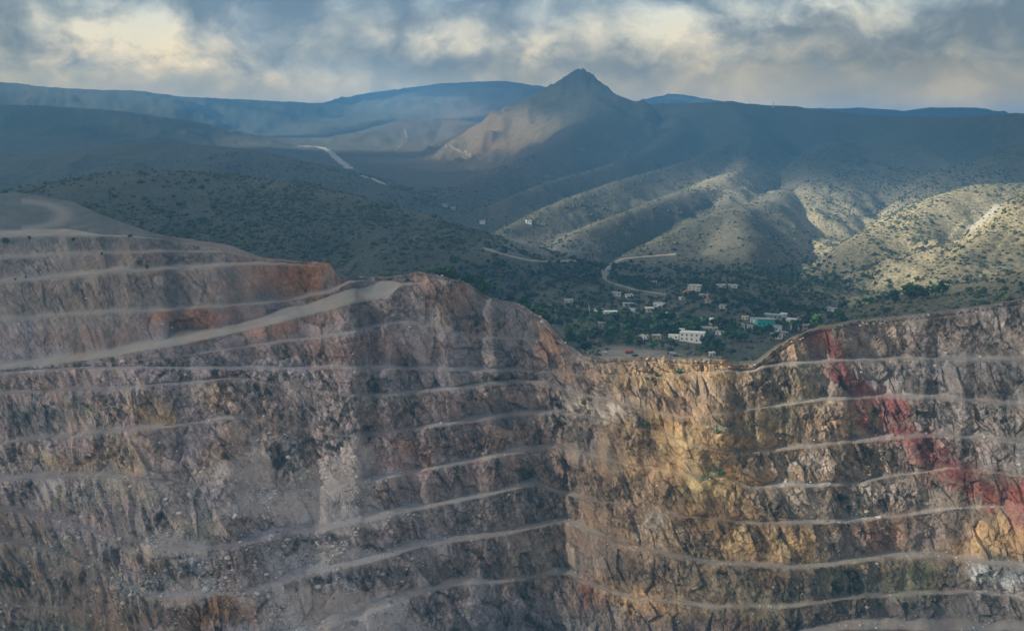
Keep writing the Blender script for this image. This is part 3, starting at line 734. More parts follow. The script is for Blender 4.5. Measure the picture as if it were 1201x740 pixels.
def terrain(x, y):
    x, y = np.asarray(x, float), np.asarray(y, float)
    r = np.hypot(x, y)
    g1 = ridged(x / 190, y / 190, 0 * x, 3, 81)
    g2 = fbm(x / 70, y / 70, 0 * x, 3, 83)
    w1 = fbm(x / 420, y / 420, 0 * x, 2, 85)
    k = np.clip(r / 330, 3, 14)
    vals = []
    for p, slope, rnd in RP:
        bestv = np.full(x.shape, -1e9)
        for a, b in zip(p[:-1], p[1:]):
            ex, ey = b[0] - a[0], b[1] - a[1]
            f = np.clip(((x - a[0]) * ex + (y - a[1]) * ey) / (ex * ex + ey * ey), 0, 1)
            d = np.hypot(x - a[0] - f * ex, y - a[1] - f * ey)
            fall = slope * (1 + 0.28 * w1) * (np.sqrt(d * d + rnd * rnd) - rnd)
            fall = fall - np.minimum(d, 260) * (0.08 * g1 + 0.05 * g2) * (slope / 0.36)
            bestv = np.maximum(bestv, a[2] + f * (b[2] - a[2]) - fall)
        vals.append(bestv)
    vals.append(valley_floor(x, y) + 5 * w1 + 2.2 * g2)
    A = np.stack(vals)
    mx = A.max(0)
    s = np.exp((A - mx) / k).sum(0)
    out = mx + k * np.log(s) * 0.6
    for p, dep_, wid_ in RAV:
        dm = np.full(x.shape, 1e9)
        for a, b in zip(p[:-1], p[1:]):
            ex, ey = b[0] - a[0], b[1] - a[1]
            f = np.clip(((x - a[0]) * ex + (y - a[1]) * ey) / (ex * ex + ey * ey), 0, 1)
            dm = np.minimum(dm, np.hypot(x - a[0] - f * ex, y - a[1] - f * ey))
        out = out - dep_ * np.exp(-np.abs(dm + 12 * g2) / wid_)
    return out


NCH = (NCP + 1) // 2
rim_x, rim_y, rim_z = PX[0, ::2], PY[0, ::2], PZ[0, ::2]
rim_r = np.hypot(rim_x, rim_y)
az_h = np.arctan2(rim_x, rim_y)
steps = [0.0, 1.5, 4.0]
q = 0.0
lad = [0.0]
r_ = 1.0
while r_ < 20.0:
    k_ = 0.0036 if r_ < 5.2 else (0.010 if r_ < 9 else 0.03)
    r_ *= 1 + k_
    lad.append(r_)
lad[0] = 1.0
lad = np.array(lad)
NRH = len(lad)
far_r = 780.0 * lad
HR = np.empty((NRH, NCH))
for j in range(NCH):
    # rows start on the rim and settle on common ranges farther out
    f = sstep(0, 0.55, np.arange(NRH) / NRH)
    HR[:, j] = rim_r[j] * lad * (1 - f) + far_r * f
HR[:, :] = np.maximum.accumulate(HR, axis=0)
HX, HY = HR * np.sin(az_h), HR * np.cos(az_h)
HZ = terrain(HX, HY)
near = sstep(0, 1, (HR - rim_r) / np.interp(np.degrees(az_h), [-30, -12, 0, 2, 12, 16, 30], [260, 220, 120, 130, 150, 200, 260]))
HZ = rim_z * (1 - near) + HZ * near
HZ += np.where(np.arange(NRH)[:, None] > 0, 0.45 + 0.55 * near, 0) * (1.4 * fbm(HX / 14, HY / 14, 0 * HX, 3, 91)) * np.clip(HR / 1500, 0.6, 2)
# rocky crown and shoulders of the peak
pk = RP[[r[0] for r in RIDGES].index('peak')][0][9]
pd = np.hypot(HX - pk[0], HY - pk[1])
HZ += np.exp(-(pd / 80) ** 2) * 9 * (ridged(HX / 13, HY / 13, 0 * HX, 2, 98) + 0.3)
HZ += np.exp(-(pd / 110) ** 2) * 13 * ridged(HX / 36, HY / 36, 0 * HX, 3, 95)
# white rock rib on the right-hand hill
HU, HV = project(HX, HY, HZ)
HT = HZ / HR                                   # slope of the line of sight
CM = np.maximum.accumulate(HT, axis=0)
VIS = HT >= CM - 1e-6
NEARVIS = HZ >= CM * HR - 10.0


def hit(px, py):
    """Photo pixel -> first point of the terrain beyond the rim (x, y, z), or None."""
    dx, dy, tz = ray(px, py)
    a = math.atan2(dx, dy)
    j = np.interp(a, az_h, np.arange(NCH))
    j0 = int(min(max(j, 0), NCH - 2))
    f = j - j0
    zt = HT[:, j0] * (1 - f) + HT[:, j0 + 1] * f
    rr = HR[:, j0] * (1 - f) + HR[:, j0 + 1] * f
    i = np.argmax(zt >= tz)
    if zt[i] < tz:
        return None
    if i == 0:
        return rr[0] * dx, rr[0] * dy, zt[0] * rr[0]
    g = (tz - zt[i - 1]) / max(zt[i] - zt[i - 1], 1e-9)
    r = rr[i - 1] + g * (rr[i] - rr[i - 1])
    return r * float(dx), r * float(dy), r * float(tz)


def ground(x, y):
    """Height of the built terrain grid at (x, y)."""
    a, r = math.atan2(x, y), math.hypot(x, y)
    j = np.interp(a, az_h, np.arange(NCH))
    j0 = int(min(max(j, 0), NCH - 2))
    f = j - j0
    z0 = np.interp(r, HR[:, j0], HZ[:, j0])
    z1 = np.interp(r, HR[:, j0 + 1], HZ[:, j0 + 1])
    return z0 * (1 - f) + z1 * f


# soil colours, paled where sunlit and darkened where clouds shade: pale dry slopes on the right, darker scrub on the left, green valley floor
hb = np.zeros((NRH, NCH, 3)) + np.array([0.105, 0.096, 0.078])


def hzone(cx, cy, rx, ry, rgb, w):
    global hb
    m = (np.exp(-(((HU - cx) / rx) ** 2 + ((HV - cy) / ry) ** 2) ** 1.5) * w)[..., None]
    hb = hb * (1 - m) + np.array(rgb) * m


for z_ in [(250, 250, 300, 70, (0.085, 0.09, 0.078), 0.95), (200, 130, 330, 40, (0.045, 0.05, 0.036), 0.9), (570, 165, 100, 50, (0.14, 0.085, 0.042), 0.9), (680, 105, 60, 28, (0.085, 0.08, 0.06), 0.8), (950, 160, 250, 40, (0.05, 0.052, 0.04), 0.9),  # orange-brown soil helps paint the warm patch of sun on the peak
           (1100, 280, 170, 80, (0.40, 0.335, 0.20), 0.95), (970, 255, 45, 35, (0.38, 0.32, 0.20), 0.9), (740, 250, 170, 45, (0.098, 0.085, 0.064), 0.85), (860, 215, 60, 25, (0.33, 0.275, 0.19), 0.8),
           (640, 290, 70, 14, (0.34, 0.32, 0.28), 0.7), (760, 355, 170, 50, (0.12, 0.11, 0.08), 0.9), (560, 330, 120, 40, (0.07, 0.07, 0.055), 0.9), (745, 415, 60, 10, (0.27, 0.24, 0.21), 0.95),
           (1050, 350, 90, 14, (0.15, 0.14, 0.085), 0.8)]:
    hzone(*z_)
rock = np.array([(1196, 216), (1180, 232), (1165, 247), (1150, 260), (1135, 272)], float)
dr = np.full(HU.shape, 99.0)
for (x0, y0), (x1, y1) in zip(rock[:-1], rock[1:]):
    ex, ey = x1 - x0, y1 - y0
    f = np.clip(((HU - x0) * ex + (HV - y0) * ey) / (ex * ex + ey * ey), 0, 1)
    dr = np.minimum(dr, np.hypot(HU - x0 - f * ex, HV - y0 - f * ey))
rib = np.exp(-(dr / 3.2) ** 2) * (HR < 1900)
HZ += rib * 3 * (0.5 + fbm(HX / 9, HY / 9, 0 * HX, 2, 97))
hb = hb * (1 - rib[..., None]) + rib[..., None] * np.array([0.34, 0.32, 0.285])
dens = 1 - 0.9 * rib
dens *= 1 - 0.9 * np.exp(-(((HU - 745) / 55) ** 2 + ((HV - 416) / 9) ** 2))
lip = (1 - near) * (HR - rim_r < 60)
hb = hb * (1 - 0.7 * lip[..., None]) + 0.7 * lip[..., None] * np.array([0.105, 0.092, 0.075])
dens *= 1 - 0.5 * lip
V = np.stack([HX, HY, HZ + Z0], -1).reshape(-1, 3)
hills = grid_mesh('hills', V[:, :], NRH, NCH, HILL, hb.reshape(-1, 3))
c4 = np.ones((NRH * NCH, 4), np.float32)
c4[:, :3] = hb.reshape(-1, 3)
c4[:, 3] = dens.ravel() * np.clip(0.8 + (HR.ravel() - 1500) / 5000, 0.8, 0.95)
hills.data.color_attributes['Col'].data.foreach_set('color', c4.ravel())
tag(hills, 'scrub-covered hills and valley beyond the pit', kind='structure')

# ------------------------------------------------------------------ unseen cloud sheet added to shade the place, gaps cut for sun patches (above the frame, towards the sun)
DECK = 1500.0
sunny = []
for px, py, rad in [(330, 165, 420), (450, 130, 500), (150, 118, 600), (600, 160, 220), (560, 180, 200), (625, 145, 130), (530, 168, 150), (855, 207, 110), (975, 240, 130), (1090, 250, 190), (1010, 290, 150), (1150, 235, 190), (1150, 300, 170), (1050, 310, 150), (1190, 270, 170), (900, 246, 60), (905, 384, 70), (815, 398, 60), (716, 371, 45), (840, 380, 50), (815, 343, 40), (800, 215, 150), (730, 225, 150), (660, 245, 150), (600, 270, 120), (660, 285, 110), (740, 265, 130), (830, 250, 120), (860, 270, 90), (700, 205, 110)]:
    p = hit(px, py)
    sunny.append((np.array(p), rad))
for px, R, z, rad in [(790, 690, -185, 140), (740, 660, -225, 80), (870, 660, -215, 140), (960, 650, -215, 100), (1080, 640, -245, 80), (820, 740, -140, 100), (700, 720, -170, 60)]:
    dx, dy, _ = ray(px, 420)
    sunny.append((np.array([dx * R, dy * R, z]), rad))
CELL = 60.0
cx = np.arange(-9500, 1500, CELL)
cy = np.arange(-2500, 8600, CELL)
CX, CY = np.meshgrid(cx, cy)
field = np.zeros(CX.shape)
for p, rad in sunny:
    q = p + SUN * ((DECK - p[2]) / SUN[2])
    field = np.maximum(field, 1.6 - np.hypot(CX - q[0], CY - q[1]) / rad)
nz = fbm(CX / 420, CY / 420, 0 * CX, 5, 101)
keep = (field + 0.55 * nz) < 0.55
keep &= fbm(CX / 1500, CY / 1500, 0 * CX, 3, 103) > -0.62
# cloud is forced over the left wall and opened over the middle of the right wall
def deck_points(mask, n):
    k_ = np.flatnonzero(mask.ravel())
    k_ = k_[:: max(1, len(k_) // n)]
    P_ = np.stack([PX.ravel()[k_], PY.ravel()[k_], PZ.ravel()[k_]], -1)
    return P_ + SUN * ((DECK - P_[:, 2:3]) / SUN[2])


for q in deck_points((u_ > -60) & (u_ < 610) & (v_ > 220) & (v_ < 760), 500):
    keep |= (CX - q[0]) ** 2 + (CY - q[1]) ** 2 < 75 ** 2
for q in deck_points((u_ > 715) & (u_ < 960) & (v_ > 440) & (v_ < 650), 300):
    keep &= (CX - q[0]) ** 2 + (CY - q[1]) ** 2 > 45 ** 2
ny, nx = CX.shape
edge = keep.astype(float)
for _ in range(4):
    edge[1:-1, 1:-1] = (edge[1:-1, 1:-1] * 2 + edge[:-2, 1:-1] + edge[2:, 1:-1] + edge[1:-1, :-2] + edge[1:-1, 2:]) / 6 * keep[1:-1, 1:-1]
lump = 140 * (1 + fbm(CX / 350, CY / 350, 0 * CX, 4, 105)) * edge
vb = np.stack([CX, CY, DECK + Z0 - 0.25 * lump - 3], -1).reshape(-1, 3)
vt = np.stack([CX, CY, DECK + Z0 + 1.3 * lump + 3], -1).reshape(-1, 3)
i = np.arange(ny * nx).reshape(ny, nx)
ok = (keep[:-1, :-1] & keep[1:, :-1] & keep[:-1, 1:] & keep[1:, 1:])
a, b, c, d = i[:-1, :-1][ok], i[:-1, 1:][ok], i[1:, 1:][ok], i[1:, :-1][ok]
n0 = ny * nx
qb = np.stack([a, d, c, b], 1)
qt = np.stack([a, b, c, d], 1) + n0
me = bpy.data.meshes.new('unseen_cloud_deck')
fill_mesh(me, np.concatenate([vb, vt]), np.concatenate([qb, qt]), None, True)
cm = bpy.data.materials.new('unseen_cloud_vapour')
cm.use_nodes = True
t = NT(cm.node_tree)
tr = t.n('ShaderNodeBsdfTransparent', None, Color=(1, 1, 1, 1))
tl = t.n('ShaderNodeBsdfTranslucent', None, Color=(0.5, 0.5, 0.52, 1))
mx_ = t.n('ShaderNodeMixShader', None, Fac=0.72)
t.t.links.new(tr.outputs[0], mx_.inputs[1])
t.t.links.new(tl.outputs[0], mx_.inputs[2])
om = t.n('ShaderNodeOutputMaterial')
t.t.links.new(mx_.outputs[0], om.inputs[0])
me.materials.append(cm)
deck = bpy.data.objects.new('unseen_cloud_deck', me)
coll.objects.link(deck)
tag(deck, 'unseen cloud layer added to shade the mine and the hills, with gaps shaped for sun patches', kind='structure')

# ------------------------------------------------------------------ haze
lo_z, hi_z = float(min(PZ.min(), HZ.min())) + Z0 - 1.0, float(max(HZ.max(), 0)) + Z0 + 25.0
xm = float(np.abs(HX).max()) + 50
y1 = float(HY.max()) + 50
hv = np.array([[x, y, z] for z in (lo_z, hi_z) for y in (-300.0, y1) for x in (-xm, xm)])
hq = np.array([[0, 2, 3, 1], [4, 5, 7, 6], [0, 1, 5, 4], [2, 6, 7, 3], [0, 4, 6, 2], [1, 3, 7, 5]])
me = bpy.data.meshes.new('haze')
fill_mesh(me, hv, hq)
hm = bpy.data.materials.new('haze_air')
hm.use_nodes = True
t = NT(hm.node_tree)
pv = t.n('ShaderNodeVolumePrincipled')
pv.inputs['Color'].default_value = (0.15, 0.49, 1.0, 1)
pv.inputs['Density'].default_value = 1.3e-4
pv.inputs['Anisotropy'].default_value = 0.0
om = t.n('ShaderNodeOutputMaterial')
t.t.links.new(pv.outputs[0], om.inputs['Volume'])
me.materials.append(hm)
haze = bpy.data.objects.new('haze', me)
coll.objects.link(haze)
tag(haze, 'pale blue haze in the valley air', kind='stuff')


# ------------------------------------------------------------------ mesh builder for things
class MB:
    def __init__(self):
        self.v, self.f = [], []

    def box(self, x0, x1, y0, y1, z0, z1):
        n = len(self.v)
        self.v += [(x, y, z) for z in (z0, z1) for y in (y0, y1) for x in (x0, x1)]
        self.f += [tuple(n + q for q in f) for f in ((0, 2, 3, 1), (4, 5, 7, 6), (0, 1, 5, 4), (2, 6, 7, 3), (0, 4, 6, 2), (1, 3, 7, 5))]
        return self

    def prism(self, pts, y0, y1):
        """Outline in x-z pushed from y0 to y1."""
        n, k = len(self.v), len(pts)
        self.v += [(x, y0, z) for x, z in pts] + [(x, y1, z) for x, z in pts]
        self.f += [tuple(n + q for q in range(k)), tuple(n + k + q for q in reversed(range(k)))]
        self.f += [(n + q, n + k + q, n + k + (q + 1) % k, n + (q + 1) % k) for q in range(k)]
        return self

    def tube(self, pts, radii, seg=6):
        base = len(self.v)
        for (x, y, z), r in zip(pts, radii):
            for s_ in range(seg):
                a_ = 2 * math.pi * s_ / seg
                self.v.append((x + r * math.cos(a_), y + r * math.sin(a_), z))
        for q in range(len(pts) - 1):
            for s_ in range(seg):
                a_, b_ = base + q * seg + s_, base + q * seg + (s_ + 1) % seg
                self.f.append((a_, b_, b_ + seg, a_ + seg))
        return self

    def wheel(self, x, y, z, r, w, seg=10):
        pts = [(x + r * math.cos(2 * math.pi * q / seg), z + r * math.sin(2 * math.pi * q / seg)) for q in range(seg)]
        return self.prism(pts, y - w / 2, y + w / 2)

    def mesh(self, name, mat):
        me = bpy.data.meshes.new(name)
        me.from_pydata(self.v, [], self.f)
        me.materials.append(mat)
        me.update()
        return me

    def build(self, name, mat, parent=None):
        o = bpy.data.objects.new(name, self.mesh(name, mat))
        coll.objects.link(o)
        o.parent = parent
        return o


def root(name, loc, rz=0.0):
    e = bpy.data.objects.new(name, None)
    e.location = (loc[0], loc[1], loc[2])
    e.rotation_euler = (0, 0, rz)
    e.empty_display_size = 1.0
    coll.objects.link(e)
    return e


# ------------------------------------------------------------------ dirt roads and the dry stream bed, draped on the ground
ROAD_PTS = []


def strip(name, label, pix, width, mat, lift=0.45):
    p = np.array(pix, float)
    s = np.concatenate([[0], np.cumsum(np.hypot(*np.diff(p, axis=0).T))])
    q = np.arange(0, s[-1], 2.0)
    pts = []
    for x, y in zip(np.interp(q, s, p[:, 0]), np.interp(q, s, p[:, 1])):
        h = hit(x, y)
        if h and (not pts or math.hypot(h[0] - pts[-1][0], h[1] - pts[-1][1]) < 260):
            pts.append(h[:2])
    P = np.array(pts)
    for _ in range(3):
        P[1:-1] = (P[:-2] + 2 * P[1:-1] + P[2:]) / 4
    s = np.concatenate([[0], np.cumsum(np.hypot(*np.diff(P, axis=0).T))])
    q = np.arange(0, s[-1], 3.5)
    P = np.stack([np.interp(q, s, P[:, 0]), np.interp(q, s, P[:, 1])], 1)
    tan = np.gradient(P, axis=0)
    ROAD_PTS.append(np.column_stack([P[::2], np.full(len(P[::2]), width / 2)]))
    nrm = np.stack([-tan[:, 1], tan[:, 0]], 1)
    nrm /= np.linalg.norm(nrm, axis=1, keepdims=True) + 1e-9
    V, n = [], len(P)
    for i_ in range(n):
        w_ = width * (1 + 0.35 * math.sin(i_ * 0.37) * math.sin(i_ * 0.11 + 1))
        for f_ in (-1, -0.4, 0.4, 1):
            x, y = P[i_] + nrm[i_] * w_ * f_ / 2
            V.append((x, y, ground(x, y) + Z0 + lift - (0.35 if abs(f_) == 1 else 0)))
    F_ = np.array([[r_ * 4 + c_, r_ * 4 + c_ + 1, r_ * 4 + c_ + 5, r_ * 4 + c_ + 4] for r_ in range(n - 1) for c_ in range(3)])
    me = bpy.data.meshes.new(name)
    fill_mesh(me, np.array(V), F_, None, True)
    me.materials.append(mat)
    o = bpy.data.objects.new(name, me)
    coll.objects.link(o)
    return tag(o, label, kind='structure')


strip('dirt_road', 'pale dirt road winding down to the village', [(568, 291), (580, 295), (600, 301), (625, 306), (650, 307), (672, 306), (690, 307), (705, 310), (716, 312), (710, 320), (708, 327), (716, 332), (728, 335), (745, 340), (765, 343), (785, 346)], 6.5, TRACK)
strip('dirt_road', 'dirt branch road climbing beside the dome-shaped hill', [(716, 311), (728, 304), (745, 302), (770, 300), (795, 298)], 4, TRACK)
strip('stream_bed', 'pale dry stream bed in the far valley', [(352, 172), (366, 172), (378, 173), (388, 179), (396, 187), (405, 194), (412, 199)], 24, RIVER, 0.8)
strip('stream_bed', 'pale dry stream bed nearer the village', [(424, 206), (436, 210), (448, 215), (455, 218)], 9, RIVER, 0.8)
strip('dirt_road', 'thin track zigzagging over the foothill', [(474, 152), (477, 160), (478, 166), (470, 171), (463, 178)], 5, FAINT, 0.8)
strip('dirt_road', 'thin track crossing the slope of the peak', [(515, 170), (530, 174), (548, 180), (566, 187)], 4, FAINT, 0.8)

# ------------------------------------------------------------------ scrub on the hillsides (too many to count)
ico = []
for z_, n_, r_ in ((1.0, 1, 0.0), (0.55, 5, 0.85), (-0.25, 5, 1.0)):
    for q in range(n_):
        a_ = 2 * math.pi * (q + (0.5 if z_ < 0 else 0)) / n_
        ico.append((r_ * math.cos(a_), r_ * math.sin(a_), z_))
ico = np.array(ico)
ico_f = np.array([(0, 1 + q, 1 + (q + 1) % 5) for q in range(5)] + [(1 + q, 6 + q, 1 + (q + 1) % 5) for q in range(5)] + [(1 + (q + 1) % 5, 6 + q, 6 + (q + 1) % 5) for q in range(5)])


def blobs(name, P, size, squash, cols, mat, jitter=0.28):
    n = len(P)
    rot = rng.uniform(0, 6.28, n)
    c, s = np.cos(rot)[:, None], np.sin(rot)[:, None]
    b = ico[None] * (1 + rng.uniform(-jitter, jitter, (n, 11, 3)))
    x = (b[..., 0] * c - b[..., 1] * s) * size[:, None] * rng.uniform(0.8, 1.25, (n, 1))
    y = (b[..., 0] * s + b[..., 1] * c) * size[:, None]
    z = b[..., 2] * size[:, None] * squash[:, None]
    V = np.stack([x + P[:, 0:1], y + P[:, 1:2], z + P[:, 2:3]], -1).reshape(-1, 3)
    Fc = (ico_f[None] + (np.arange(n) * 11)[:, None, None]).reshape(-1, 3)
    me = bpy.data.meshes.new(name)
    fill_mesh(me, V, Fc, np.repeat(cols, 11, axis=0))
    me.materials.append(mat)
    o = bpy.data.objects.new(name, me)
    coll.objects.link(o)
    return o


cell = np.zeros(HR.shape)
cell[:-1, :-1] = (HR[1:, :-1] - HR[:-1, :-1]) * HR[:-1, :-1] * np.abs(az_h[1:] - az_h[:-1])[None]
want = cell * NEARVIS * (HR < 2750) * (HR - rim_r > 12) * dens * np.clip((HU > -60) & (HU < 1260), 0, 1)
want *= np.clip(1.0 + 2.2 * fbm(HX / 60, HY / 60, 0 * HX, 3, 111), 0.15, 2.2) / 30.0
want *= np.where(HR > 2100, 0.75, 1.0) * (1 + 0.9 * sstep(930, 980, HU)) * (1 + 1.6 * np.exp(-(((HU - 330) / 280) ** 2 + ((HV - 265) / 55) ** 2) ** 2))
cnt = rng.poisson(want)
total = cnt.sum()
LIMIT = 31000
if total > LIMIT:
    cnt = rng.poisson(want * LIMIT / total)
ii, jj = np.nonzero(cnt)
rep = cnt[ii, jj]
ii, jj = np.repeat(ii, rep), np.repeat(jj, rep)
fi, fj = rng.random(len(ii)), rng.random(len(ii))
i1, j1 = np.minimum(ii + 1, NRH - 1), np.minimum(jj + 1, NCH - 1)


def bil(A):
    return (A[ii, jj] * (1 - fi) + A[i1, jj] * fi) * (1 - fj) + (A[ii, j1] * (1 - fi) + A[i1, j1] * fi) * fj


SP = np.stack([bil(HX), bil(HY), bil(HZ) + Z0], -1)
RD = np.concatenate(ROAD_PTS)


def off_road(x, y, ahead):
    """False for plants standing on a road or close in front of it."""
    ok_ = np.ones(len(x), bool)
    for rx_, ry_, rw_ in RD:
        L_ = math.hypot(rx_, ry_)
        al = (x * rx_ + y * ry_) / L_ - L_
        ac = np.abs(x * ry_ - y * rx_) / L_
        ok_ &= ~((ac < rw_ + 1.5) & (al < rw_ + 1) & (al > -rw_ - ahead))
    return ok_


SP = SP[off_road(SP[:, 0], SP[:, 1], 8.0)]
ns = len(SP)
size = rng.gamma(3.2, 0.40, ns).clip(0.5, 3.4)
size *= np.where(np.hypot(SP[:, 0], SP[:, 1]) < 2000, 1 + 0.3 * (SP[:, 0] < 0), 1)
mixc = rng.random((ns, 1))
cols = np.array([0.030, 0.042, 0.024]) * (1 - mixc) + np.array([0.085, 0.088, 0.046]) * mixc
SP[:, 2] += size * 0.12
scrub = blobs('hillside_scrub', SP, size, rng.uniform(0.6, 1.0, ns), cols, SCRUB)
tag(scrub, 'low dark scrub dotted over the hillsides', kind='stuff')

# ------------------------------------------------------------------ rubble in the pit
def pit_points(n, weight):
    w = weight.ravel() / weight.sum()
    idx = rng.choice(w.size, n, p=w)
    return idx


rw = np.exp(-(((u_ - 230) / 150) ** 2 + ((v_ - 640) / 70) ** 2)) * 1.0 + 0.5 * np.exp(-(((u_ - 330) / 70) ** 2 + ((v_ - 535) / 40) ** 2)) \
    + 0.9 * np.exp(-(((u_ - 220) / 60) ** 2 + ((v_ - 690) / 16) ** 2)) + 0.5 * np.exp(-(((u_ - 150) / 30) ** 2 + ((v_ - 655) / 30) ** 2)) + 0.25 * np.exp(-(((u_ - 1185) / 40) ** 2 + ((v_ - 440) / 30) ** 2)) \
    + 0.15 * (1 - fm) * (v_ > 430) + 0.03
rw *= (u_ > -40) & (u_ < 1240) & (v_ > 300) & (v_ < 760)
rw = rw + 1.2 * smoothz * (1 - smoothz) * 4 * (u_ < 560) + 0.18 * smoothz
rw *= (u_ > -40) & (u_ < 1240) & (v_ > 300) & (v_ < 760)
rw *= np.clip(0.5 + 1.6 * patch, 0.02, 2)
NRUB = 12000
idx = pit_points(NRUB, rw)
RPt = np.stack([PX, PY, PZ + Z0], -1).reshape(-1, 3)[idx] + rng.normal(0, 0.3, (NRUB, 3)) * [1, 1, 0]
rs = rng.gamma(2.0, 0.20, NRUB).clip(0.2, 1.5)
rc = np.clip(base.reshape(-1, 3)[idx] * rng.uniform(0.6, 1.7, (NRUB, 1)) * 0.6 + 0.4 * rng.choice([0.10, 0.32, 0.60], (NRUB, 1)), 0.04, 0.6)
rub = blobs('rubble', RPt, rs, rng.uniform(0.5, 0.9, NRUB), rc, RUBBLE, 0.38)
tag(rub, 'loose grey rubble fallen on the slopes of the pit', kind='stuff')

bould_me = []
for q in range(5):
    bm_v = []
    n_ = 9
    for a_ in range(6):
        th = math.pi * (a_ + 0.5) / 6
        for b_ in range(n_):
            ph = 2 * math.pi * b_ / n_
            r_ = 1 + 0.3 * float(fbm(np.array([math.cos(ph) * math.sin(th) * 1.3 + q * 9]), np.array([math.sin(ph) * math.sin(th) * 1.3]), np.array([math.cos(th) * 1.3]), 3, 7 + q)[0]) * 2
            bm_v.append((r_ * math.sin(th) * math.cos(ph), r_ * math.sin(th) * math.sin(ph), 0.72 * r_ * math.cos(th)))
    m_ = MB()
    m_.v = bm_v
    m_.f = [(a_ * n_ + b_, (a_ + 1) * n_ + b_, (a_ + 1) * n_ + (b_ + 1) % n_, a_ * n_ + (b_ + 1) % n_) for a_ in range(5) for b_ in range(n_)]
    m_.f += [tuple(range(n_))[::1], tuple(5 * n_ + b_ for b_ in reversed(range(n_)))]
    bould_me.append(m_.mesh('boulder', mat_plain('boulder_stone', [(0.42, 0.40, 0.37), (0.30, 0.28, 0.27), (0.36, 0.31, 0.25), (0.50, 0.48, 0.45), (0.22, 0.20, 0.19)][q], 0.3, 1.5, bump=0.2)))
BL = ['pale grey boulder lying in the rubble of the left pit slope', 'mid grey boulder lying in the rubble of the left pit slope', 'tan boulder lying in the rubble of the left pit slope',
      'whitish boulder lying in the rubble of the left pit slope', 'dark boulder lying in the rubble of the left pit slope']
bw = rw * (u_ < 420) * (v_ > 500)
for n_, i_ in enumerate(pit_points(70, bw)):
    o = bpy.data.objects.new('boulder', bould_me[n_ % 5])
    coll.objects.link(o)
    k_ = random.uniform(1.2, 2.2)
    o.scale = (k_ * random.uniform(0.8, 1.3), k_, k_ * random.uniform(0.7, 1.0))
    o.rotation_euler = (0, 0, random.uniform(0, 6.28))
    o.location = (float(PX.ravel()[i_]), float(PY.ravel()[i_]), float(PZ.ravel()[i_]) + Z0 + 0.3)
    tag(o, BL[n_ % 5], 'boulder', 'boulders in the rubble of the left pit slope')

# ------------------------------------------------------------------ trees
def crown_arrays(seed, rad, hgt, lobes=8, per=16, leaf=0.85):
    r = np.random.default_rng(seed)
    V = []
    for _ in range(lobes):
        a_ = r.uniform(0, 6.28)
        d_ = rad * 0.62 * math.sqrt(r.random())
        c_ = np.array([d_ * math.cos(a_), d_ * math.sin(a_), hgt * r.uniform(0.42, 0.85)])
        lr = rad * r.uniform(0.32, 0.55)
        for _ in range(per):
            n = r.normal(size=3)
            n /= np.linalg.norm(n)
            p = c_ + n * lr * np.array([1, 1, 0.75]) * r.uniform(0.55, 1.05)
            n2 = n + r.normal(size=3) * 0.5
            n2 /= np.linalg.norm(n2)
            e1 = np.cross(n2, r.normal(size=3))
            e1 /= np.linalg.norm(e1)
            e2 = np.cross(n2, e1)
            s = leaf * r.uniform(0.6, 1.2)
            V += [p + e1 * s, p + e2 * s * 0.7, p - e1 * s, p - e2 * s * 0.7]
    return np.array(V)


def tree_meshes(seed, rad, hgt, leafmat):
    V = crown_arrays(seed, rad, hgt)
    me = bpy.data.meshes.new('crown')
    fill_mesh(me, V, np.arange(len(V)).reshape(-1, 4))
    me.materials.append(leafmat)
    r = random.Random(seed)
    m_ = MB()
    m_.tube([(0, 0, -0.6), (0.05, 0, hgt * 0.25), (0.15, 0.1, hgt * 0.5)], [0.30, 0.22, 0.12])
    for q in range(4):
        a_ = r.uniform(0, 6.28)
        m_.tube([(0.05, 0, hgt * 0.28), (rad * 0.3 * math.cos(a_), rad * 0.3 * math.sin(a_), hgt * 0.48), (rad * 0.6 * math.cos(a_), rad * 0.6 * math.sin(a_), hgt * 0.66)], [0.14, 0.1, 0.05], 5)
    return me, m_.mesh('trunk', BARK)


KINDS = [tree_meshes(200 + q, 3.0 + 0.5 * (q % 3), 5.2 + 0.8 * (q % 4), LEAVES[q % 3]) for q in range(9)]


def plant_tree(x, y, z, kind, scale, label, name='tree', group=None):
    e = root(name, (x, y, z), random.uniform(0, 6.28))
    e.scale = (scale, scale, scale * random.uniform(0.85, 1.1))
    for nm, me in (('crown', KINDS[kind][0]), ('trunk', KINDS[kind][1])):
        o = bpy.data.objects.new(nm, me)
        coll.objects.link(o)
        o.parent = e
    return tag(e, label, 'tree' if name == 'tree' else 'bush', group)


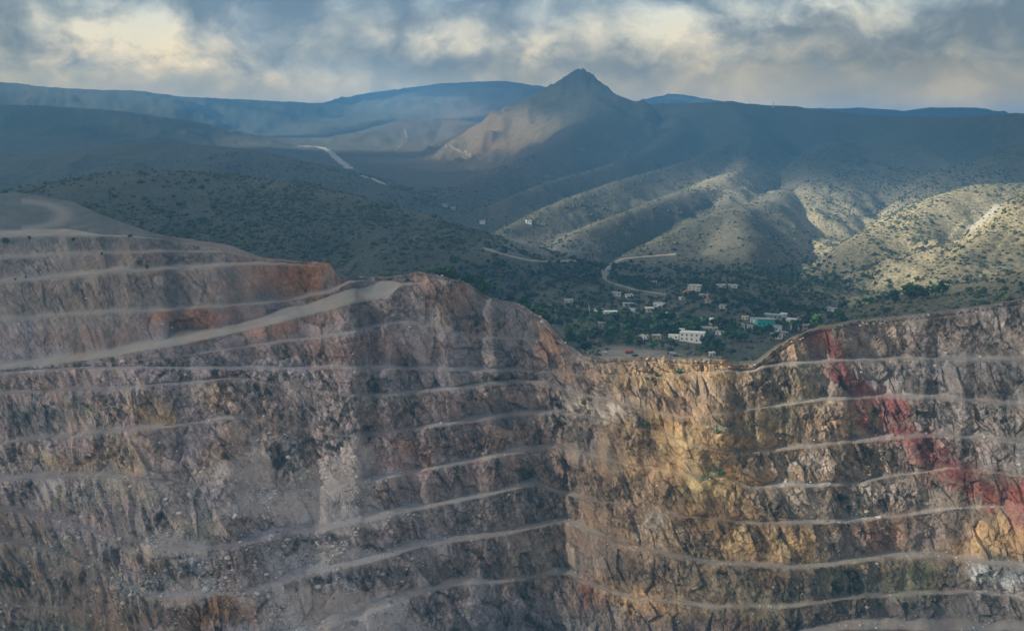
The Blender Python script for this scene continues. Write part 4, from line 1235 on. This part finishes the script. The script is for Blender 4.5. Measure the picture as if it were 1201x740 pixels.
# houses first, so that no tree stands in one ---------------------------------------------------------------------------------
# photo column, row of the foot, width m, depth m, height m, wall colour, roof, storeys, turn in degrees, label
HOUSES = [
    (812, 402, 22, 10, 7.5, 'white', 'white', 2, -8, 'large white two-storey house with dark windows among green trees'),
    (716, 373, 14, 8, 5.5, 'white', 'white', 1, 10, 'bright white house with two dark openings on the wooded slope'),
    (702, 368, 9, 6, 4, 'white', 'slab', 1, -5, 'low whitish house adjoining the bright white house with two openings'),
    (727, 373, 6, 6, 3.5, 'white', 'tin', 1, 5, 'small white annex on the right of the bright white house'),
    (839, 381, 11, 8, 5, 'cream', 'white', 1, 12, 'cream house with pale flat roof left of the teal building'),
    (854, 384, 13, 8, 4, 'white', 'white', 1, -6, 'long white low house with pale roof beside a cream house'),
    (831, 389, 17, 7, 3.2, 'grey', 'slab', 1, 4, 'low grey block house with long concrete roof slab'),
    (868, 385, 7, 6, 3.5, 'white', 'slab', 1, 20, 'small white cube house with concrete roof'),
    (807, 378, 11, 7, 3.6, 'cream', 'tin', 1, -12, 'cream house under a grey tin roof behind the large white house'),
    (897, 386, 17, 10, 9, 'teal', 'tin', 1, 14, 'teal green painted building with tin roof at the village edge'),
    (907, 375, 17, 9, 4, 'grey', 'tin', 1, -4, 'grey shed with wide tin roof behind the teal building'),
    (912, 389, 7, 6, 5, 'white', 'slab', 1, 8, 'narrow white house right of the teal building'),
    (928, 381, 10, 8, 5, 'white', 'white', 1, -10, 'white flat-roofed house at the far end of the village'),
    (932, 388, 8, 6, 4, 'cream', 'slab', 1, 5, 'small cream house below the white house at the village end'),
    (911, 398, 11, 6, 4, 'cream', 'slab', 1, 0, 'cream house standing just above the pit edge'),
    (920, 394, 6, 5, 3.2, 'tan', 'tin', 1, 15, 'small tan hut with tin roof near the pit edge'),
    (815, 341, 15, 10, 6, 'stone', 'slab', 2, -15, 'pale ruined masonry house on a knoll above the village'),
    (806, 346, 9, 7, 4, 'pink', 'tile', 1, 8, 'pinkish house with clay tile roof beside the ruin on the knoll'),
    (825, 350, 10, 7, 4, 'pink', 'slab', 1, -6, 'pinkish flat-roofed house below the ruin on the knoll'),
    (832, 356, 9, 6, 4, 'cream', 'tile', 1, 18, 'cream house with clay tile roof at the foot of the knoll'),
    (846, 338, 12, 7, 3.5, 'stone', 'slab', 1, 4, 'pale stone walled house right of the knoll'),
    (860, 338, 11, 7, 3.2, 'stone', 'tin', 1, -9, 'pale stone house with tin roof right of the knoll'),
    (766, 333, 9, 6, 3.2, 'stone', 'slab', 1, 6, 'isolated pale stone hut beside the dirt road'),
    (773, 360, 12, 7, 3.6, 'white', 'slab', 1, -14, 'white house with concrete roof in the middle of the trees'),
    (762, 366, 9, 7, 4.2, 'cream', 'white', 1, 10, 'cream house with white roof in the middle of the trees'),
    (779, 384, 8, 7, 5, 'white', 'slab', 1, 25, 'tall narrow white house left of the large white house'),
    (788, 386, 7, 6, 4.5, 'white', 'tile', 1, -5, 'small white house with clay tile roof left of the large white house'),
    (765, 384, 9, 6, 3.6, 'grey', 'slab', 1, 5, 'grey block house half hidden by trees'),
    (835, 418, 5, 4, 3.0, 'white', 'white', 1, 10, 'tiny white hut at the edge of the pit'),
    (789, 418, 5, 4, 2.6, 'stone', 'tin', 1, -8, 'tiny stone shed near the pit edge'),
    (733, 385, 8, 6, 3.2, 'grey', 'tin', 1, 12, 'small grey house under tin below the bright white house'),
    (723, 348, 10, 6, 3, 'stone', 'tin', 1, -3, 'pale low house with tin roof on the upper slope'),
    (738, 349, 9, 6, 3.2, 'white', 'slab', 1, 7, 'white low house with concrete roof on the upper slope'),
    (667, 355, 9, 6, 2.8, 'stone', 'slab', 1, 0, 'lone stone hut far left of the village'),
    (737, 360, 11, 7, 3.2, 'grey', 'tin', 1, 14, 'grey house with long tin roof behind the bright white house'),
    (799, 392, 6, 6, 4, 'white', 'white', 1, -16, 'white cube house left of the large white house'),
    (770, 398, 8, 6, 3, 'tan', 'slab', 1, 3, 'tan adobe house under the village trees'),
    (750, 376, 9, 6, 3.4, 'cream', 'tile', 1, -8, 'cream house with clay tiles under the trees'),
    (848, 362, 7, 5, 3.2, 'white', 'slab', 1, 9, 'small white house between the knoll and the cream houses'),
    (885, 379, 8, 6, 3.4, 'white', 'tin', 1, -12, 'white house with tin roof left of the teal building'),
    (946, 387, 7, 5, 3, 'pink', 'slab', 1, 6, 'pinkish hut on the rim slope right of the village'),
    (976, 366, 9, 6, 2.6, 'white', 'tin', 1, 0, 'low white shed on the pit rim with tin roof'),
    (532, 247, 10, 8, 4, 'grey', 'white', 1, 0, 'white house far up the valley'),
    (522, 243, 9, 7, 3.5, 'cream', 'slab', 1, 12, 'cream house far up the valley'),
    (566, 263, 10, 8, 4, 'white', 'slab', 1, -6, 'small white house at the foot of the spurs'),
    (620, 263, 9, 7, 4, 'white', 'slab', 1, 8, 'tiny white house on the lower spur slope'),
]
SMALL = ['small pale block house half hidden among the village trees', 'small cream block house half hidden among the village trees', 'small grey block house half hidden among the village trees']
rs_ = random.Random(5)
for px, py in [(706, 383), (720, 391), (742, 366), (783, 371), (800, 352), (826, 378), (845, 393), (874, 375), (881, 386), (919, 372), (938, 377), (790, 398), (755, 399)]:
    q = rs_.choice([0, 0, 0, 1, 2])
    HOUSES.append((px, py, rs_.uniform(5, 10), rs_.uniform(4, 7), rs_.uniform(2.7, 3.8), ('white', 'cream', 'grey')[q], rs_.choice(['slab', 'white', 'tin']), 1, rs_.uniform(-25, 25), SMALL[q]))
house_xy = []


def facade(par, w, d, hgt, storeys, seed):
    r = random.Random(seed)
    sh = hgt / storeys
    n = max(2, int(w / 4.2))
    m_ = None
    door_at = r.randrange(n)
    for st in range(storeys):
        for q in range(n):
            x = -w / 2 + w * (q + 0.5) / n + r.uniform(-0.2, 0.2)
            if st == 0 and q == door_at:
                dr_ = MB().box(x - 0.55, x + 0.55, -d / 2 - 0.05, -d / 2 + 0.1, 0.0, min(2.15, sh - 0.3)).build('door', DOORM, par)
                MB().box(x + 0.35, x + 0.45, -d / 2 - 0.13, -d / 2 - 0.05, 0.95, 1.1).build('handle', STEEL, dr_)
            else:
                zc_ = st * sh + sh * 0.55
                ww, wh = min(0.75, w / n * 0.3), min(0.7, sh * 0.24)
                wn = MB().box(x - ww, x + ww, -d / 2 - 0.04, -d / 2 + 0.1, zc_ - wh, zc_ + wh).build('window', GLASS, par)
                MB().box(x - ww - 0.15, x + ww + 0.15, -d / 2 - 0.18, -d / 2 - 0.04, zc_ - wh - 0.16, zc_ - wh).build('sill', ROOFM['slab'], wn)
    for sx in (-1, 1):
        x0, x1 = sorted((sx * (w / 2 + 0.04), sx * (w / 2 - 0.1)))
        MB().box(x0, x1, -0.7, 0.7, sh * 0.35, sh * 0.35 + 1.1).build('window', GLASS, par)


for n_, (px, py, w, d, hgt, wall, roof, st, turn, label) in enumerate(HOUSES):
    p = hit(px, py)
    if p is None:
        continue
    x, y, _ = p
    # foot row marks the front wall; the body stands behind it
    r_ = math.hypot(x, y)
    x, y = x * (1 + d / 2 / r_), y * (1 + d / 2 / r_)
    z = max(ground(x + sx * w * 0.35, y + sy * d * 0.45) for sx in (-1, 0, 1) for sy in (-1, 1)) + Z0 - 0.3
    house_xy.append((x, y, max(w, d) / 2 + 2.0))
    e = root('house', (x, y, z), -math.atan2(x, y) + math.radians(turn))
    MB().box(-w / 2, w / 2, -d / 2, d / 2, -5.0, hgt).build('wall', PAINT[wall], e)
    rm = ROOFM[roof]
    if roof in ('slab', 'white'):
        m_ = MB().box(-w / 2 - 0.25, w / 2 + 0.25, -d / 2 - 0.25, d / 2 + 0.25, hgt, hgt + 0.25)
        m_.box(-w / 2 - 0.2, w / 2 + 0.2, -d / 2 - 0.2, -d / 2 + 0.05, hgt + 0.25, hgt + 0.65).box(-w / 2 - 0.2, w / 2 + 0.2, d / 2 - 0.05, d / 2 + 0.2, hgt + 0.25, hgt + 0.65)
        ro = m_.build('roof', rm, e)
        if n_ % 2 == 0:
            MB().tube([(w * 0.25, 0, hgt + 0.25), (w * 0.25, 0, hgt + 1.35), (w * 0.25, 0, hgt + 1.5)], [0.55, 0.55, 0.2], 8).build('water_tank', DARKP if n_ % 4 else ROOFM['white'], ro)
    elif roof == 'tin':
        MB().prism([(-w / 2 - 0.4, hgt), (w / 2 + 0.4, hgt), (w / 2 + 0.4, hgt + 0.2), (-w / 2 - 0.4, hgt + 0.9)], -d / 2 - 0.4, d / 2 + 0.4).build('roof', rm, e)
    else:
        MB().prism([(-w / 2 - 0.4, hgt), (w / 2 + 0.4, hgt), (0, hgt + w * 0.18)], -d / 2 - 0.3, d / 2 + 0.3).build('roof', rm, e)
    facade(e, w, d, hgt, st, n_)
    tag(e, label, 'house', 'houses of the village')

# low masonry yard walls in the village
for px0, py0, px1, py1, label in [(762, 408, 790, 406, 'long low stone wall below the village trees'), (845, 336, 866, 334, 'pale stone yard wall right of the knoll ruin'), (872, 388, 893, 391, 'pale yard wall in front of the teal building'), (690, 356, 692, 372, 'tall pale garden wall left of the bright white house')]:
    a, b = hit(px0, py0), hit(px1, py1)
    L = math.hypot(b[0] - a[0], b[1] - a[1])
    n_ = max(2, int(L / 4))
    m_ = MB()
    for q in range(n_):
        f0, f1 = q / n_, (q + 1) / n_
        gx = [a[0] + (b[0] - a[0]) * f for f in (f0, f1)]
        gy = [a[1] + (b[1] - a[1]) * f for f in (f0, f1)]
        gz = min(ground(gx[0], gy[0]), ground(gx[1], gy[1])) - ground(a[0], a[1])
        m_.box(L * f0, L * f1 - 0.004, -0.25, 0.25, gz - 2, gz + 2.0 + 0.15 * (q % 2))
    e = root('yard_wall', (a[0], a[1], ground(a[0], a[1]) + Z0), math.atan2(b[1] - a[1], b[0] - a[0]))
    m_.build('masonry', PAINT['stone'], e)
    MB().box(0, 0.6, -0.4, 0.4, -1, 2.5).build('pier', PAINT['stone'], e)
    tag(e, label, 'wall')

# ------------------------------------------------------------------ vehicles on the flat ground by the rim
def vehicle(px, py, body, label, cat, truck, turn):
    p = hit(px, py)
    x, y = p[0], p[1]
    e = root('truck' if truck else 'car', (x, y, ground(x, y) + Z0 + 0.02), -math.atan2(x, y) + math.radians(turn))
    if truck:
        MB().box(-3.4, 3.4, -0.9, 0.9, 0.6, 0.95).build('chassis', DARKP, e)
        cab = MB().prism([(1.7, 0.95), (3.4, 0.95), (3.4, 1.8), (3.0, 2.7), (1.7, 2.7)], -1.1, 1.1).build('cab', body, e)
        MB().prism([(3.08, 1.85), (3.43, 1.82), (3.08, 2.55)], -0.95, 0.95).build('windscreen', GLASS, cab)
        MB().box(-3.4, 1.5, -1.15, 1.15, 0.97, 2.3).build('cargo_box', body, e)
        wx, wr = (-2.3, -1.2, 2.4), 0.5
    else:
        bd = MB().prism([(-2.2, 0.4), (2.2, 0.4), (2.25, 0.85), (1.2, 1.0), (0.6, 1.5), (-1.5, 1.55), (-2.2, 1.0)], -0.88, 0.88).build('body', body, e)
        MB().prism([(-1.75, 1.0), (1.0, 1.02), (0.5, 1.42), (-1.4, 1.46)], -0.9, 0.9).build('side_window', GLASS, bd)
        wx, wr = (-1.35, 1.35), 0.36
    for q in wx:
        for s_ in (-1, 1):
            w_ = MB().wheel(q, s_ * 0.85, wr, wr, 0.26).build('wheel', TYRE, e)
            MB().wheel(q, s_ * 0.99, wr, wr * 0.5, 0.02, 8).build('rim', STEEL, w_)
    return tag(e, label, cat)


vehicle(738, 414.5, RED, 'red truck parked on the flat ground beside the pit rim', 'truck', True, 8)
vehicle(709, 414, WHITEP, 'white car parked on the flat ground beside the pit rim', 'car', False, -12)
vehicle(745, 418, DARKP, 'dark car standing near the red truck', 'car', False, 30)

# ------------------------------------------------------------------ mast on the main ridge
p = hit(907, 126)
if p:
    x, y = p[0], p[1]
    e = root('radio_mast', (x, y, ground(x, y) + Z0 - 1))
    MB().tube([(0, 0, 0), (0, 0, 12), (0, 0, 22)], [1.0, 0.7, 0.4], 4).build('tower', STEEL, e)
    MB().box(-2.2, 2.2, -0.4, 0.4, 16, 17).build('crossarm', STEEL, e)
    MB().box(-2.5, 2.5, -2.5, 2.5, -1, 3).build('hut', PAINT['white'], e)
    tag(e, 'thin radio mast standing on the main ridge', 'mast')

# ------------------------------------------------------------------ valley trees: the nearest as things, the rest as one mass
tz = np.exp(-(((HU - 770) / 190) ** 2 + ((HV - 365) / 42) ** 2) ** 2) + 0.9 * np.exp(-(((HU - 640) / 110) ** 2 + ((HV - 330) / 30) ** 2) ** 2) + 0.6 * np.exp(-(((HU - 930) / 120) ** 2 + ((HV - 335) / 26) ** 2) ** 2) + 0.35 * np.exp(-(((HU - 1100) / 130) ** 2 + ((HV - 345) / 14) ** 2) ** 2)
tz *= np.clip(0.85 + 1.3 * fbm(HX / 45, HY / 45, 0 * HX, 3, 121), 0.0, 2)
tz *= 1 - 0.97 * np.exp(-(((HU - 738) / 60) ** 2 + ((HV - 416) / 8) ** 2))
wt = cell * tz * NEARVIS * (HR - rim_r > 14) * (HR < 2200)
pr = (wt / wt.sum()).ravel()
cand = rng.choice(pr.size, 3000, p=pr)
tx = HX.ravel()[cand] + rng.normal(0, 3, len(cand))
ty = HY.ravel()[cand] + rng.normal(0, 3, len(cand))
okm = np.ones(len(cand), bool)
for hx, hy, hr in house_xy:
    okm &= np.hypot(tx - hx, ty - hy) > hr + 1.5
    # keep the line of sight to the house front open
    L = math.hypot(hx, hy)
    along = (tx * hx + ty * hy) / L
    across = np.abs(tx * hy - ty * hx) / L
    big_ = hr > 8.9
    okm &= ~((across < hr * (0.8 if big_ else 0.55)) & (along < L) & (along > L - (26 if big_ else 13)))
okm &= off_road(tx, ty, 26.0)
tx, ty = tx[okm], ty[okm]
order = np.argsort(np.hypot(tx, ty))
tx, ty = tx[order], ty[order]
NEAR_T = 285
TL = ['dark green round-crowned tree in the valley around the village', 'fresh green leafy tree in the valley around the village', 'grey-green thin-leaved tree in the valley around the village']
for n_ in range(min(NEAR_T, len(tx))):
    k_ = random.choice([0, 0, 3, 3, 6, 1, 4, 7, 1, 2, 5])
    plant_tree(float(tx[n_]), float(ty[n_]), float(ground(tx[n_], ty[n_])) + Z0, k_, random.uniform(0.9, 1.95), TL[k_ % 3], group='trees around the village')
arrs, mats = [], []
far_cols = np.array([[0.035, 0.056, 0.028], [0.056, 0.090, 0.038], [0.070, 0.080, 0.050]])
variants = [crown_arrays(300 + q, 3.2 + 0.5 * (q % 3), 5.5 + 0.5 * (q % 3), 6, 6, 1.3) for q in range(6)]
vv, cc = [], []
for n_ in range(NEAR_T, len(tx)):
    a_ = random.uniform(0, 6.28)
    s_ = random.uniform(0.6, 1.2)
    b_ = variants[n_ % 6] * s_
    c_, d_ = math.cos(a_), math.sin(a_)
    vv.append(np.stack([b_[:, 0] * c_ - b_[:, 1] * d_ + tx[n_], b_[:, 0] * d_ + b_[:, 1] * c_ + ty[n_], b_[:, 2] + ground(tx[n_], ty[n_]) + Z0 - 0.8], -1))
    cc.append(np.repeat(far_cols[[random.choice([0, 0, 0, 1, 2])]] * random.uniform(0.7, 1.4), len(b_), axis=0))
V = np.concatenate(vv)
me = bpy.data.meshes.new('valley_wood')
fill_mesh(me, V, np.arange(len(V)).reshape(-1, 4), np.concatenate(cc))
me.materials.append(SCRUB)
o = bpy.data.objects.new('valley_wood', me)
coll.objects.link(o)
tag(o, 'dense green wood filling the valley behind the village', kind='stuff')


# ------------------------------------------------------------------ bushes on the mine ground
def pit_at(px, py):
    d2 = (u_ - px) ** 2 + (v_ - py) ** 2
    d2 = np.where(rim_fade > 0, d2, 1e9)
    i_ = int(np.argmin(d2))
    return float(PX.ravel()[i_]), float(PY.ravel()[i_]), float(PZ.ravel()[i_])


for px, py, s_, k_, label in [(8, 283, 1.0, 0, 'round dark bush at the left end of the upper mine strip'), (35, 281, 0.6, 3, 'small dark bush beside the pale upper mine strip'), (86, 283, 0.7, 6, 'dark bush where the pale upper strip ends'), (152, 279, 0.75, 0, 'lone dark bush on the brown mine shoulder'),
                              (172, 317, 0.6, 3, 'dark bush just above the long haul road'), (120, 300, 0.45, 6, 'little bush beside the upper mine track'), (30, 327, 0.35, 3, 'tiny bush above the haul road'), (18, 328, 0.35, 0, 'tiny dark bush above the haul road near the left rocks'),
                              (757, 500, 0.7, 1, 'green bush growing on the golden rock bench'), (796, 437, 0.8, 4, 'green bush on the golden rock at the pit rim'), (771, 442, 0.6, 0, 'dark bush on the rim slope above the golden rock'), (846, 558, 0.9, 4, 'low green bush on the ochre rock face'), (1017, 606, 0.5, 1, 'small green bush on a right-hand bench'),
                              (759, 446, 0.5, 1, 'small green bush clinging to the rim gully'), (842, 508, 0.6, 4, 'greenish bush on the upper right rock shoulder')]:
    x, y, z = pit_at(px, py)
    plant_tree(x, y, z + Z0 - 1.2 * s_, k_, s_, label, 'bush')
